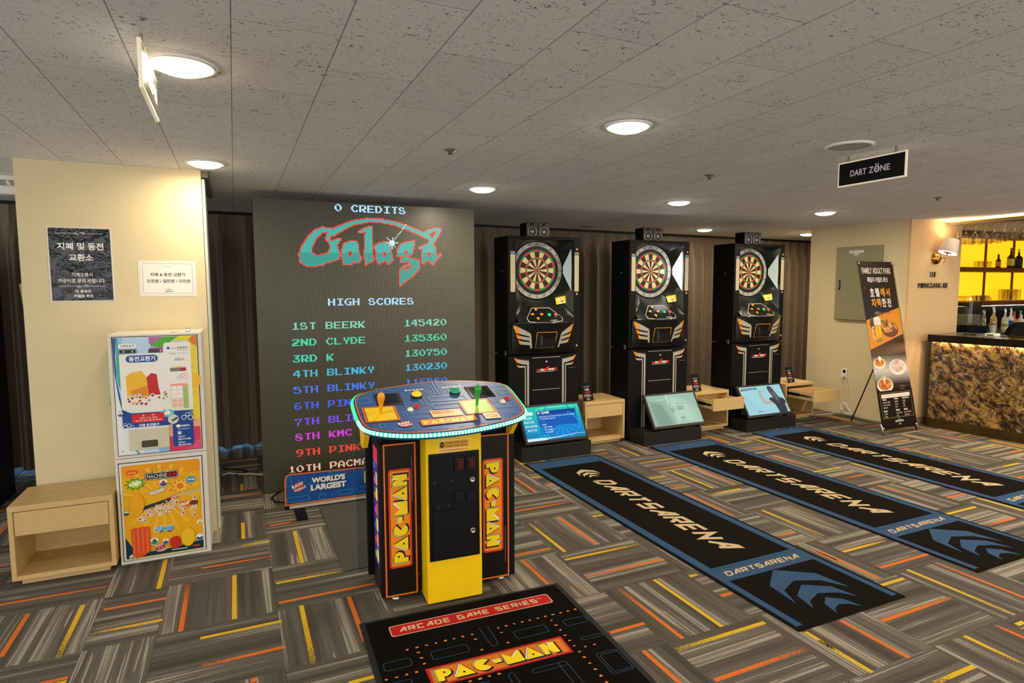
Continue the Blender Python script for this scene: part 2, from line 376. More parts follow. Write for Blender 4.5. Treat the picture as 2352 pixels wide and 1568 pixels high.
LINES = [(1,4.54,4.96,2.254,0,0),(0,2.16,2.24,4.391,0,0),(1,4.05,4.46,2.031,1,0),(0,2.16,2.24,4.169,1,1),(0,1.71,2.17,3.759,1,2),(0,2.16,2.24,3.447,0,0),(1,3.05,3.54,1.942,1,0),(1,3.04,3.52,1.715,0,2),(0,1.42,1.66,3.121,1,0),(0,1.66,2.17,2.946,0,2),(0,1.66,2.18,2.718,1,1),(1,2.73,3.05,1.439,1,0),(1,4.55,4.84,3.345,0,0),(0,3.2,3.58,4.355,0,1),(1,3.56,4.06,3.318,0,0),(1,3.56,4.07,3.551,1,1),(0,3.01,3.17,3.957,0,0),(0,3.01,3.18,3.725,1,1),(1,3.06,3.56,3.039,1,1),(0,3.21,3.5,3.459,0,1),(0,2.96,3.15,4.764,1,0),(1,4.73,4.91,3.571,1,0),(0,3.17,3.59,4.139,1,1),(0,2.17,2.23,2.489,0,2),(1,2.04,2.54,1.975,0,0),(1,2.04,2.54,1.749,1,2),(0,2.17,2.24,2.258,1,0),(0,1.48,1.67,2.213,1,0),(0,1.67,2.18,1.985,0,1),(1,1.8,2.04,1.534,1,0),(0,1.67,2.18,1.757,1,2),(1,1.7,1.85,2.284,0,1),(0,3.01,3.18,2.679,1,1),(1,2.29,2.46,3.055,1,2),(0,3.19,3.57,2.353,0,2),(1,2.05,2.42,3.066,1,0),(0,3.19,3.61,2.126,1,0),(0,3,3.19,1.992,0,0),(1,1.54,2.05,3.304,0,1),(1,1.61,2.05,3.531,1,2),(0,2.68,3.21,1.765,1,2),(1,1.53,1.85,2.513,1,0),(1,1.53,1.78,2.282,0,2),(1,1.41,1.53,3.12,1,2),(0,3.21,3.27,1.486,0,0),(1,1.31,1.53,2.896,0,1),(0,2.44,2.7,1.384,0,1),(1,4.05,4.34,-0.01,0,0),(0,-0.02,0.14,3.94,0,1),(0,0.15,0.28,4.21,1,0),(0,-0.23,0.14,3.709,1,2),(1,3.54,4.04,0.29,0,0),(1,3.05,3.54,-0.061,0,0),(0,0.14,0.47,3.344,0,2),(0,0.14,0.61,3.123,1,0),(0,-0.2,0.14,2.941,0,0),(1,2.54,3.05,0.238,0,1),(1,2.61,3.04,0.464,1,0),(0,-0.19,0.14,2.714,1,1),(1,2.51,2.54,0.009,1,0),(0,0.35,0.45,2.346,0,0),(1,4.08,4.55,4.772,0,0),(0,4.52,4.65,4.499,0,0),(0,4.78,4.91,3.965,0,0),(0,4.46,4.68,4.272,1,1),(1,3.7,4.06,4.451,1,1),(0,4.36,4.7,3.518,0,0),(1,3.25,3.57,4.893,0,0),(0,4.47,4.7,3.296,1,1),(1,2.75,3.07,4.526,1,1),(0,4.71,4.91,2.66,1,0),(1,2.28,2.57,4.907,0,0),(0,4.36,4.7,2.465,0,0),(0,4.4,4.71,2.231,1,1),(1,2.56,3.05,3.289,0,1),(1,4.1,4.55,5.808,0,0),(0,5.92,6.18,3.88,0,1),(1,3.58,3.88,6.629,1,2),(1,3.27,3.59,5.809,0,0),(0,5.7,5.84,3.666,1,0),(0,6.29,6.73,3.391,0,1),(1,3.17,3.4,6.75,0,0),(0,5.71,5.82,2.717,1,0),(0,5.98,6.21,2.943,0,0),(0,6.47,6.75,3.17,1,1),(1,3.79,4.07,6.356,0,0),(0,-1.12,-0.63,3.684,1,2),(1,3.03,3.51,-0.742,0,1),(0,-0.64,-0.37,3.412,1,0),(0,-0.64,-0.37,3.19,0,1),(1,3.04,3.53,-0.284,1,2),(0,-1.27,-1.23,4.234,1,0),(1,3.54,3.92,-0.421,0,0),(1,3.14,3.52,-0.964,1,0),(0,-0.11,0.13,4.934,1,1),(1,5.05,5.23,-0.008,0,0),(0,-0.1,0.15,5.748,0,0),(0,-0.17,0.14,5.966,1,0)]
def make_floor():
    vs_ = [(-6, -4, 0), (13, -4, 0), (13, 7.4, 0), (-6, 7.4, 0)]; fs = [(0, 1, 2, 3)]; mi = [0]; fade = [0]*4
    def quad(d, a, b, c, col, fd, wd=.011):
        o = len(vs_); q = [(a, c-wd), (b, c-wd), (b, c+wd), (a, c+wd)]; z = .0006
        vs_.extend([(p[0], p[1], z) if d == 0 else (p[1], p[0], z) for p in q])
        fs.append((o, o+1, o+2, o+3) if d == 0 else (o+3, o+2, o+1, o)); mi.append(1+col)
        fa, fb = {0: (0, 0), 1: (1, 0), 2: (0, 1)}[fd]; fade.extend([fa, fb, fb, fa])
    for L in LINES: quad(*L)
    seen = set()
    for d, a, b, c, col, fd in LINES:          # tiles whose stripes the photo shows
        mx, my = ((a+b)/2, c) if d == 0 else (c, (a+b)/2)
        seen.add((floor((mx-(.23 if mx < -.64 else 0)-.13)/.51), floor((my-2.04)/.5025)))
    rnd = random.Random(3)
    for i in range(-10, 22):
        for j in range(-8, 10):
            if (i, j) in seen: continue
            x0 = .13+.51*i; y0 = 2.04+.5025*j
            if i <= -2: x0 += .23
            if i == -2: continue
            odd = (i+j) % 2 == 1
            for col in (0, 1):
                if rnd.random() < .3: continue
                off = rnd.uniform(.06, .46); fd = rnd.choice((0, 0, 1, 2))
                if odd: quad(1, y0+.01, y0+.49, x0+off, col, fd)
                else: quad(0, x0+.01, x0+.5, y0+off, col, fd)
    me = bpy.data.meshes.new('floor'); me.from_pydata(vs_, [], fs)
    for m in (carpet_mat(), stripe_mat('yellow_yarn', '#d3ac12'), stripe_mat('orange_yarn', '#cf6a1c')): me.materials.append(m)
    me.polygons.foreach_set('material_index', mi)
    at = me.attributes.new('fade', 'FLOAT', 'POINT'); at.data.foreach_set('value', [float(x) for x in fade]); me.update()
    struct(link('floor', me))
make_floor()
def ceiling_mat():
    m, nt, p = new_mat('mineral_fibre_tiles')
    g = node(nt, 'NewGeometry'); sp = node(nt, 'SeparateXYZ'); nt.links.new(g.outputs['Position'], sp.inputs[0])
    x, y = sp.outputs[0], sp.outputs[1]
    u = mth(nt, 'DIVIDE', mth(nt, 'SUBTRACT', x, .02), .29); cu = mth(nt, 'FLOOR', u); fu = mth(nt, 'FRACT', u)
    odd = mth(nt, 'GREATER_THAN', mth(nt, 'FLOORED_MODULO', cu, 2.0), .5)
    v = mth(nt, 'ADD', mth(nt, 'DIVIDE', mth(nt, 'SUBTRACT', y, 1.87), .605), mth(nt, 'MULTIPLY', odd, .5)); cv = mth(nt, 'FLOOR', v); fv = mth(nt, 'FRACT', v)
    s1 = mth(nt, 'GREATER_THAN', mth(nt, 'ABSOLUTE', mth(nt, 'SUBTRACT', fu, .5)), .4945)
    s2 = mth(nt, 'GREATER_THAN', mth(nt, 'ABSOLUTE', mth(nt, 'SUBTRACT', fv, .5)), .4982)
    wn = node(nt, 'TexWhiteNoise', noise_dimensions='2D'); nt.links.new(comb(nt, cu, cv, 0.0), wn.inputs['Vector'])
    base = mixc(nt, wn.outputs[0], (.76, .755, .75), (.82, .815, .81))
    mp = node(nt, 'Mapping'); mp.inputs['Scale'].default_value = (1, 1.35, 1); nt.links.new(g.outputs['Position'], mp.inputs[0])
    sp1 = ramp(nt, noise(nt, mp.outputs[0], 54, 1.5, .55, 1.6), [(.628, 0.), (.66, 1.)])
    cl = ramp(nt, noise(nt, g.outputs['Position'], 9, 2), [(.38, .25), (.6, 1.)])
    pit = mth(nt, 'MULTIPLY', sp1, cl)
    c = mixc(nt, mth(nt, 'MULTIPLY', pit, .85), base, (.10, .09, .085))
    c = mixc(nt, mth(nt, 'MULTIPLY', mth(nt, 'MAXIMUM', s1, s2), .8), c, (.10, .09, .08))
    nt.links.new(c, p.inputs['Base Color']); p.inputs['Roughness'].default_value = .9; p.inputs['Specular IOR Level'].default_value = .2
    b = node(nt, 'Bump', invert=True); b.inputs['Strength'].default_value = .5; b.inputs['Distance'].default_value = .003
    nt.links.new(pit, b.inputs['Height']); nt.links.new(b.outputs[0], p.inputs['Normal'])
    return m
mb = MB(); mb.box(-6, -4, ZC, 13, 7.4, ZC+.12, ceiling_mat()); struct(mb.build('ceiling'))

# pillar by the coin changer, wall block with the electric box, back wall with its daylit window
mb = MB(); mb.box(-1.085, 4.267, 0, -.16, 5.25, ZC, WALLM); struct(mb.build('wall_pillar'))
mb = MB(); mb.box(-.158, 4.27, 2.235, -.12, 5.2, ZC, mat('#6b6657', .8)); struct(mb.build('trim_pillar'))
mb = MB(); mb.box(-.158, 4.30, 0, -.142, 4.47, 2.23, mat('#c9cfc4', .5), .003); struct(mb.build('trim_pillar_corner'))
mb = MB(); mb.box(6.70, 4.33, 0, 7.60, 5.57, ZC, WALLM); struct(mb.build('wall_right'))
mb = MB(); mb.box(6.702, 4.305, 0, 7.605, 4.33, ZC, WALL_WARM); struct(mb.build('wall_bar'))
mb = MB(); mb.box(6.705, 4.293, 0, 7.6, 4.305, .075, mat('#8d7a55', .6, var=.1)); struct(mb.build('baseboard_bar'))
DARKW = mat('#3a342c', .9, var=.05)
mb = MB(); mb.box(-6, 7.28, 0, 13, 7.4, ZC, DARKW); struct(mb.build('wall_back'))
mb = MB(); mb.box(12.4, 1.5, 0, 12.55, 7.27, ZC, mat('#3b2c1a', .8, var=.05)); struct(mb.build('wall_added_far_right'))  # unseen wall added to cut ambient light and reflections from the right
wn = MB(); wn.box(-3.2, 7.2, 0, 7.9, 7.27, .03, mat('#8a8a86', .5))
for x in (-3.2, -1.0, 1.2, 3.4, 5.6, 7.8): wn.box(x, 7.2, .03, x+.06, 7.27, 2.15, mat('#8a8a86', .5))
wn.box(-3.2, 7.2, 2.1, 7.9, 7.27, 2.15, mat('#8a8a86', .5))
win = struct(wn.build('window_1'))
mb = MB(); mb.box(-3.14, 7.235, .03, 7.8, 7.25, 2.1, mat('#6fb0f0', .1, es=3.0)); mb.build('glass_pane', win)

# ---------------------------------------------------------------- curtains
CURT = mat('#7a6b5a', .85, var=.12, vs_=25, bump=.1, bs=500, name='brown_curtain')
def curtain_y(x): return 6.42+.07*x
def curtain(x0, x1, label, per=.21, seed=0, zb=.036):
    rnd = random.Random(seed); n = int((x1-x0)/per*16); ph = [rnd.uniform(-.35, .35) for _ in range(200)]; am = [rnd.uniform(.75, 1.2) for _ in range(200)]
    def fn(i, j):
        x = x0+(x1-x0)*i; z = zb+(2.2473-zb)*j; k = (x-x0)/per; c = int(k)
        head = min(1, max(0, (2.17-z)/.30)); head = head*head*(3-2*head)
        t = 2*pi*k+ph[c % 200]*sin(pi*(k-c))*head
        s = sin(t); A = (.012+.066*head)*(am[c % 200]*(1-abs(k-c-.5)*2)+1-(1-abs(k-c-.5)*2)) if head else .012
        pinch = (.024*max(0, 1-abs((k % 1)-.25)*14))*(1-head)
        e = min(1, (x-x0)*8+.0, (x1-x)*8+.0); return (x+.018*cos(t)*head*e, curtain_y(x)-A*(s+.25*sin(3*t))-pinch, z+(.012*sin(k*1.7) if j == 0 else 0))
    mb = MB(); mb.grid(fn, n, 26, CURT)
    root = thing('curtain', label, 'curtain', (0, 0, 0)); mb.build('fabric', root)
    return root
curtain(-2.75, -1.58, 'brown pleated curtain beyond the pillar, at the far left of the room', seed=1)
curtain(-1.58, .95, 'dark brown curtain hanging between the cream pillar and the big LED score screen', seed=2, per=.235)
curtain(.95, 3.37, 'brown curtain right beside the LED score screen, behind the nearest dart machine', seed=3)
curtain(3.37, 5.44, 'brown curtain filling the gap between the nearest and the middle dart machine', seed=4, per=.2)
curtain(5.44, 7.07, 'lit brown curtain between the middle and the farthest dart machine', seed=5, per=.19)
curtain(7.07, 9.2, 'brown curtain between the farthest dart machine and the cream wall', seed=6, per=.19)
mb = MB(); mb.prism([(-2.8, curtain_y(-2.8)-.03), (9.3, curtain_y(9.3)-.03), (9.3, curtain_y(9.3)+.03), (-2.8, curtain_y(-2.8)+.03)], 2.2475, ZC, mat('#1c1814', .6))
tag(mb.build('curtain_rail'), 'dark curtain rail running along the ceiling above all the brown curtains', 'curtain rail')

# ---------------------------------------------------------------- ceiling fixtures
GLOW = mat('#ffe9c8', .5, es=32.0)
def dome_light():
    root = empty('ceiling_downlight')
    mb = MB(); mb.lathe([(.106, 0), (.108, -.004), (.100, -.009), (.086, -.006)], WHITE, 36, cap=False); mb.build('trim_ring', root)
    mb = MB(); mb.lathe([(.086, -.004), (.081, -.014), (.06, -.023), (.03, -.027), (.0005, -.028)], GLOW, 28, cap=False); mb.build('diffuser', root)
    ld = bpy.data.lights.new('downlight', 'AREA'); ld.shape = 'DISK'; ld.size = .15; ld.energy = LAMP_W; ld.color = (1, .84, .60)
    lo = bpy.data.objects.new('lamp', ld); COL.objects.link(lo); lo.parent = root; lo.location = (0, 0, -.0295)
    return root
LG = 'round recessed ceiling downlights'
dl = dome_light()
SPOTS = [(-.126, 2.31, 'large round lit downlight next to the hanging sign, nearest the camera'), (-.122, 4.0, 'lit downlight just in front of the top of the cream pillar'),
    (1.645, 2.356, 'lit downlight alone in the middle of the ceiling, ahead of the arcade cabinet'), (1.682, 4.227, 'lit downlight above the right edge of the LED score screen'),
    (3.488, 4.237, 'lit downlight in front of the middle dart machine'), (5.309, 4.265, 'lit downlight in front of the farthest dart machine'),
    (5.437, 6.10, 'small far downlight between the speakers of the middle and farthest machines'), (7.22, 6.07, 'small far downlight partly cut by the corner of the cream wall')]
def brighter(o, watts):
    for c in o.children:
        if c.type == 'LIGHT':
            if 'w%d' % watts not in bpy.data.lights: d = c.data.copy(); d.name = 'w%d' % watts; d.energy = watts
            c.data = bpy.data.lights['w%d' % watts]
for i, (x, y, l) in enumerate(SPOTS):
    o = dl if i == 0 else copy_tree(dl)
    o.location = (x, y, ZC); tag(o, l, 'ceiling light', LG)
    if i > 2: brighter(o, 19)
for x in (-1.9, -.126, 1.65, 3.45, 5.3):  # unseen downlights added to light the near floor
    for y in (.42, -1.5):
        o = copy_tree(dl); o.location = (x, y, ZC); tag(o, 'added lit downlight, unseen behind the camera', 'ceiling light', 'added downlights behind the camera')
for x, y in ((5.55, 2.25), (7.3, 2.7), (5.7, .9), (4.4, .6)):  # unseen downlights added to brighten the right-hand wall
    o = copy_tree(dl); o.location = (x, y, ZC); tag(o, 'added lit downlight, unseen beyond the right edge of the picture', 'ceiling light', 'added downlights off to the right'); brighter(o, 22)
def disc_fixture(name, label, cat, x, y, r, mt, open_=False):
    root = thing(name, label, cat, (x, y, ZC))
    mb = MB(); mb.lathe([(r, 0), (r, -.008), (r*.93, -.012), (r*.84, -.008)], mt, 36, cap=False); mb.build('rim', root)
    mb = MB(); mb.lathe([(r*.84, -.007), (.001, -.007)], mat('#b5b2ac', .7), 36, cap=False); mb.build('cover', root)
    return root
disc_fixture('ceiling_speaker', 'round unlit ceiling speaker with raised rim beside the DART ZONE sign', 'speaker', 2.92, 2.22, .115, WHITE)
disc_fixture('unlit_downlight', 'unlit round downlight near the curtain, between the two nearer dart machines', 'ceiling light', 3.82, 6.25, .085, mat('#8f8878', .5))
def sprinkler(x, y, label):
    root = thing('ceiling_sprinkler', label, 'sprinkler', (x, y, ZC), 0, 'fire sprinklers in the ceiling')
    mb = MB(); mb.lathe([(.034, 0), (.032, -.006), (.014, -.011), (.010, -.014)], STEEL, 20); mb.build('escutcheon', root)
    mb = MB(); mb.lathe([(.009, -.013), (.009, -.022), (.013, -.023), (.013, -.026)], mat('#6d6c6a', .3, 1), 14); mb.build('head', root)
sprinkler(1.06, 3.115, 'chrome sprinkler above the LED score screen, left of the ceiling light there')
sprinkler(2.84, 3.15, 'chrome sprinkler in mid ceiling, left of the DART ZONE sign')
sprinkler(5.28, 3.19, 'chrome sprinkler far right, beyond the DART ZONE sign')
root = thing('ceiling_camera', 'small white device hanging from the ceiling beyond the pillar, far left', 'camera', (-1.27, 4.95, ZC))
mb = MB(); mb.box(-.05, -.05, -.03, .05, .05, 0, WHITE, .006); mb.build('mount', root)
mb = MB(); mb.tube([(-.02, 0, -.03), (.0, -.02, -.07)], .012, WHITE); mb.box(-.09, -.06, -.12, .06, .02, -.065, WHITE, .01); mb.build('housing', root)

def hanging_sign(name, label, x, yc, side, half=.195, zt=2.245, h=.135):
    root = thing(name, label, 'sign', (x, yc, zt-h))
    mb = MB(); mb.box(-.0055, -half, 0, .0055, half, h, mat('#f3e6c6', .3, es=.25), .0015); mb.build('edge_lit_board', root)
    for y in (-half+.06, half-.06): MB().box(-.004, y-.006, h, .004, y+.006, ZC-zt+h, STEEL).build('hanger', root)
    cv = Canvas(.25)
    return root, cv, half, h
root, cv, hw, h = hanging_sign('dart_zone_sign', 'black hanging sign reading DART ZONE with a pale edge, near the round ceiling speaker', 3.16, 2.265, -1)
cv.rect(-hw+.008, .008, hw-.008, h-.008, '#070708')
cv.text('DART', -.118, .05, -.022, .083, '#d9c9dd', .02); cv.text('Z', -.008, .05, .018, .083, '#d9c9dd', .02); cv.text('NE', .056, .05, .108, .083, '#d9c9dd', .02)
cv.ring(ell(.037, .066, .016, .018), ell(.037, .066, .0085, .0105), '#d9c9dd'); cv.disc(.037, .066, .0045, '#d9c9dd'); cv.rect(.028, .084, .033, .097, '#d9c9dd'); cv.rect(.041, .084, .046, .097, '#d9c9dd')
cv.build('sign_face', ((-.0057, 0, 0), (0, -1, 0), (0, 0, 1), (-1, 0, 0)), root)
root, cv, hw, h = hanging_sign('hanging_sign', 'grey hanging sign seen almost edge-on beside the nearest downlight', -.213, 2.215, 1)
cv.rect(-hw+.008, .008, hw-.008, h-.008, '#2a2622')
for i, (a, b) in enumerate(((-.06, 0), (0, .045), (.055, .095), (.1, .15))):
    cv.text('교환기점'[i], a, .045, b, .09, '#f2eee6', .02)
cv.build('sign_face', ((.0057, 0, 0), (0, 1, 0), (0, 0, 1), (1, 0, 0)), root)

# ---------------------------------------------------------------- notices on the pillar
root = thing('black_poster', 'black glossy laminated poster with white Korean heading on the cream pillar', 'poster', (-.948, 4.267, 1.488))
mb = MB(); mb.box(-.008, -.0016, -.006, .305, 0, .420, mat('#d9d4c4', .08)); mb.build('laminate', root)
cv = Canvas(.12)
m, nt, p = new_mat('crinkled_black_laminate'); p.inputs['Base Color'].default_value = (.008, .009, .013, 1); p.inputs['Roughness'].default_value = .12
b = node(nt, 'Bump'); b.inputs['Strength'].default_value = .8; b.inputs['Distance'].default_value = .012
nt.links.new(noise(nt, node(nt, 'TexCoord').outputs['Object'], 16, 3, .6, .8), b.inputs['Height']); nt.links.new(b.outputs[0], p.inputs['Normal'])
cv.rect(0, 0, .297, .414, '#0c0d12', mt=m)
PW = '#e9e4da'
def flourish(y):
    cv.line([(.035, y), (.118, y)], .0016, PW); cv.line([(.18, y), (.262, y)], .0016, PW)
    for s in (1, -1):
        cv.line([(.149+s*(.002+.026*t/8), y+s*.006*sin(pi*t/8)) for t in range(9)], .0022, PW)
        cv.line([(.149+s*(.02+.007*cos(R(40*t))), y-s*.002+s*.005*sin(R(40*t))) for t in range(8)], .0016, PW)
flourish(.385); flourish(.083)
cv.text('지폐 및 동전', .038, .29, .262, .332, PW, .022); cv.text('교환소', .092, .228, .208, .268, PW, .022)
cv.text('기계오류시', .098, .138, .2, .160, PW, .012); cv.text('카운터로 문의 바랍니다.', .034, .102, .262, .126, PW, .012)
cv.text('더 몽상드', .112, .045, .19, .062, PW, .03); cv.text('키덜트 파크', .104, .016, .198, .036, PW, .03)
cv.build('print', front(0, -.0016, 0), root)
root = thing('white_notice', 'white landscape laminated notice with black Korean text on the cream pillar', 'notice', (-.515, 4.267, 1.512))
mb = MB(); mb.box(-.004, -.0014, -.004, .304, 0, .212, mat('#dcd8cc', .15, bump=.3, bs=20)); mb.build('laminate', root)
cv = Canvas(.4); BK = '#201d1a'
cv.rect(.008, .006, .292, .202, '#e9e5da'); cv.frame(.018, .014, .284, .194, .0014, BK, .006)
cv.text('지폐 & 동전 교환기', .057, .117, .243, .139, BK, .022); cv.text('오천원 / 일만원 / 오만원', .038, .078, .27, .1, BK, .022)
cv.text('JACKSON’s', .13, .172, .172, .178, BK, .0); cv.text('더 몽상드', .139, .034, .166, .041, BK, .03); cv.text('키덜트파크', .13, .022, .177, .03, BK, .03)
cv.build('print', front(0, -.0014, 0), root)
mb = MB(); mb.grid(lambda i, j: (-1.087-.028*(1-i)*(.4+.6*j), 4.34+.16*i, 1.385+.2*j), 6, 4, mat('#e6e2da', .6))
tag(mb.build('paper_sheet'), 'white paper sheet curling off the far left side of the pillar', 'paper')

# ---------------------------------------------------------------- coin changer (two stacked cabinets)
def coin_changer():
    root = thing('coin_changer', 'tall white coin changer with colourful panels against the cream pillar', 'coin changer', (-.642, 3.93, 0))
    W_, D_, H_ = .457, .335, 1.305
    MB().box(0, .004, 0, W_, D_, .608, CREAM, .004).build('lower_cabinet', root); MB().box(0, .004, .610, W_, D_, H_, CREAM, .004).build('upper_cabinet', root)
    # upper door
    d = MB(); d.box(.022, -.004, .630, .434, .006, 1.288, mat('#dedbd0', .35), .002); door = d.build('upper_door', root)
    MB().box(.018, .0025, .626, .438, .0045, 1.292, BLKM).build('door_gap', root); MB().box(.014, .0025, .020, .432, .0045, .586, BLKM).build('door_gap', root)
    cv = Canvas(.3)
    cv.rect(.022, .632, .432, 1.287, '#e4e6e8'); cv.rect(.035, .9, .43, 1.286, '#b9d3ec')
    cv.poly([(.39, .63), (.432, .63), (.432, 1.286), (.385, 1.286)], '#e9cb33'); cv.poly([(.27, .63), (.432, .63), (.432, .76), (.34, .77), (.27, .70)], '#dd3f62')
    cv.poly([(.27, .70), (.33, .775), (.432, .765), (.432, .80), (.27, .80)], '#f0a58b'); cv.poly([(.27, .69), (.29, .70), (.27, .725)], '#9d4f8d'); cv.poly([(.36, .63), (.432, .7), (.432, .63)], '#e2547b')
    cv.poly([(.022, .632), (.06, .632), (.05, .88), (.03, 1.0), (.022, 1.1)], '#e9e9e6')
    cv.poly([(.022, 1.286), (.04, 1.286), (.033, 1.18), (.034, 1.05), (.05, .93), (.05, .88), (.036, .97), (.024, 1.1)], '#2a4f9e')
    cv.poly([(.04, 1.286), (.05, 1.286), (.05, .99), (.04, 1.03), (.034, 1.1)], '#3fae97'); cv.poly([(.05, 1.286), (.07, 1.286), (.068, 1.255), (.05, 1.25)], '#8fc3ea')
    cv.poly([(.196, 1.286), (.263, 1.286), (.205, 1.242), (.196, 1.25)], '#b564a7'); cv.poly([(.205, 1.242), (.263, 1.286), (.342, 1.286), (.30, 1.255), (.262, 1.225), (.2, 1.235)], '#57a62c')
    cv.poly([(.342, 1.286), (.41, 1.286), (.39, 1.262), (.31, 1.258)], '#e6d01b'); cv.poly([(.41, 1.286), (.432, 1.286), (.432, 1.225), (.41, 1.24), (.39, 1.262)], '#e0702a'); cv.rect(.198, 1.215, .262, 1.228, '#a864a5')
    cv.poly(ell(.415, 1.03, .028, .045), '#f0b92a')
    cv.rect(.051, .86, .40, 1.195, '#ece9dd', .012); cv.rect(.266, 1.13, .399, 1.252, '#ece9dd', .01); cv.rect(.28, .863, .399, 1.16, '#ece9dd')
    cv.rect(.049, 1.230, .134, 1.252, '#f4f2ec', .01); cv.text('지폐투입구', .057, 1.234, .126, 1.247, '#26221e', .016)
    cv.rect(.081, 1.147, .236, 1.187, '#1f4c9c', .02); cv.text('동전교환기', .096, 1.153, .222, 1.181, '#f4f3ef', .022)
    cv.text('유원토이', .332, 1.214, .386, 1.228, '#26221e', .02); cv.rect(.303, 1.216, .33, 1.219, '#8d8a84'); cv.rect(.335, 1.206, .386, 1.209, '#8d8a84'); cv.disc(.289, 1.221, .008, '#1f4c9c', .007)
    cv.text('YuOne', .291, 1.185, .327, 1.194, '#b23038', .01); cv.text('toymach', .331, 1.185, .38, 1.194, '#4f9aa8', .0)
    cv.text('유원', .318, 1.146, .343, 1.162, '#2b5aa0', .02); cv.text('Toys', .344, 1.146, .366, 1.162, '#dd5a22', .03)
    cv.rect(.292, 1.086, .374, 1.108, '#7d7a70', .006); cv.rect(.345, 1.089, .371, 1.105, '#b5212d'); cv.text('Larva', .31, 1.106, .355, 1.121, '#e6bf20', .03)
    for x, y, c in ((.339, 1.052, '#6fb0d8'), (.354, 1.062, '#d8766a'), (.369, 1.05, '#e4b27e'), (.371, 1.068, '#b9c9b0')): cv.ring(ell(x, y, .011), ell(x, y, .0085), c)
    # gumball capsules and candy piles
    cv.poly([(.08, .95), (.076, 1.07), (.1, 1.09), (.15, 1.1), (.18, 1.06), (.185, .97), (.17, .945)], '#eeb72e'); cv.poly([(.1, .95), (.1, .99), (.185, 1.02), (.185, .95)], '#df8a20')
    cv.poly([(.185, .96), (.175, 1.06), (.2, 1.085), (.226, 1.075), (.232, 1.0), (.24, .96)], '#c2282d'); rnd = random.Random(5)
    for k in range(34):
        x = .082+rnd.random()*.19; y = .905+rnd.random()*.06+max(0, x-.17)*.3; r_ = rnd.uniform(.006, .013)
        cv.disc(x, y, r_, '#f1ece4', n=12); cv.disc(x, y-.001, r_*.62, rnd.choice(('#b53026', '#d6622c', '#7a3b2a', '#e3a23a', '#4d5a5c')), n=10)
    cv.rect(.292, .87, .352, 1.01, '#e9d9cc', .01); cv.rect(.352, .872, .377, 1.008, '#9fc06a'); cv.rect(.292, 1.0, .377, 1.016, '#eda38a', .006)
    for k in range(5):
        for q in range(2): cv.rect(.297+q*.028, .885+k*.025, .32+q*.028, .903+k*.025, '#f3efe8' if k > 1 else '#ecb9a2', .005)
    cv.poly([(.05, .784), (.05, .889), (.092, .865), (.396, .86), (.396, .68), (.298, .66), (.298, .79), (.27, .782)], '#1c4891'); cv.rect(.291, .655, .394, .79, '#1c4891', .01)
    cv.poly(ell(.268, .851, .035, .022), '#56bcd0'); cv.poly([(.245, .845), (.27, .875), (.29, .85), (.275, .84)], '#e8eaea')
    cv.rect(.095, .808, .253, .857, '#d8241f', .006); cv.text('주', .146, .843, .156, .852, '#f5e9e4', .02); cv.text('의', .192, .843, .203, .852, '#f5e9e4', .02)
    cv.text('지폐가 나오는 중에는', .131, .829, .219, .838, '#f5e9e4', .01); cv.text('배출구에 절대 손을 넣지마세요', .11, .815, .24, .824, '#f5e9e4', .01)
    cv.text('지폐 동전출구', .125, .784, .226, .801, '#f4f3ef', .022); cv.disc(.296, .814, .027, '#d7d0c0'); cv.poly([(.29, .80), (.318, .815), (.316, .826), (.288, .81)], '#23384a')
    for x, y, r_ in ((.062, .786, .013), (.08, .798, .010), (.095, .789, .009), (.062, .806, .007), (.35, .82, .013), (.368, .836, .011), (.383, .816, .014), (.386, .845, .008)): cv.ring(ell(x, y, r_), ell(x, y, r_*.78), '#eef1f4')
    cv.text('유원토이', .334, .765, .376, .778, '#f4f3ef', .03); cv.disc(.32, .772, .012, '#f4f3ef', .009); cv.rect(.315, .752, .376, .755, '#cfd6e2')
    cv.rect(.315, .722, .333, .741, '#cfd6e2', .003)
    for k, t in enumerate(('유원토이', '080-314-9485', '유원PNG', '080-860-9500')): cv.text(t, .315, .704-.0145*k-(.004 if k > 1 else 0), .35+(.03 if k % 2 else 0), .714-.0145*k-(.004 if k > 1 else 0), '#eef1f4', .02)
    cv.poly([(.15, .632), (.27, .632), (.27, .655), (.15, .652)], '#bcd9ea'); cv.poly([(.22, .632), (.27, .632), (.27, .655), (.214, .653)], '#8db4df'); cv.poly([(.115, .632), (.128, .632), (.11, .655), (.102, .655)], '#4fb09e')
    pr = cv.build('upper_print', front(0, -.004, 0), door)
    mb = MB(); mb.box(.05, -.010, 1.198, .136, -.004, 1.223, mat('#8e7f6c', .3, .6), .002); mb.box(.055, -.0115, 1.202, .131, -.009, 1.219, mat('#060606', .2))
    for x in (.075, .115): mb.box(x-.002, -.0122, 1.205, x+.002, -.0112, 1.216, mat('#5fe05a', .3, es=1.5))
    mb.build('bill_slot', root)
    cv = Canvas(.2); cv.rect(.192, 1.198, .26, 1.219, '#211712')
    for k in range(5): cv.text('8' if k < 4 else '0', .196+.0125*k, 1.2015, .205+.0125*k, 1.2155, '#5a4438' if k < 4 else '#ff6a5c', .02, shear=.1, es=0 if k < 4 else 2.0)
    cv.build('led_display', front(0, -.0052, 0), root)
    mb = MB(); mb.box(.076, -.012, .655, .273, -.004, .772, mat('#cfc8ad', .4), .003)
    mb.prism(rrect(.135, .667, .215, .706, .008), -.0135, -.011, mat('#4c4330', .6), 'y'); mb.build('coin_tray', root)
    for x, z in ((.042, .655), (.294, .652), (.4, .652), (.226, 1.262), (.405, 1.262), (.403, 1.109), (.403, .955), (.402, .803), (.05, 1.262)): MB().lathe([(.004, 0), (.004, .002), (.002, .003)], STEEL, 10, M=aim((x, -.004, z), (0, -1, 0))).build('screw', root)
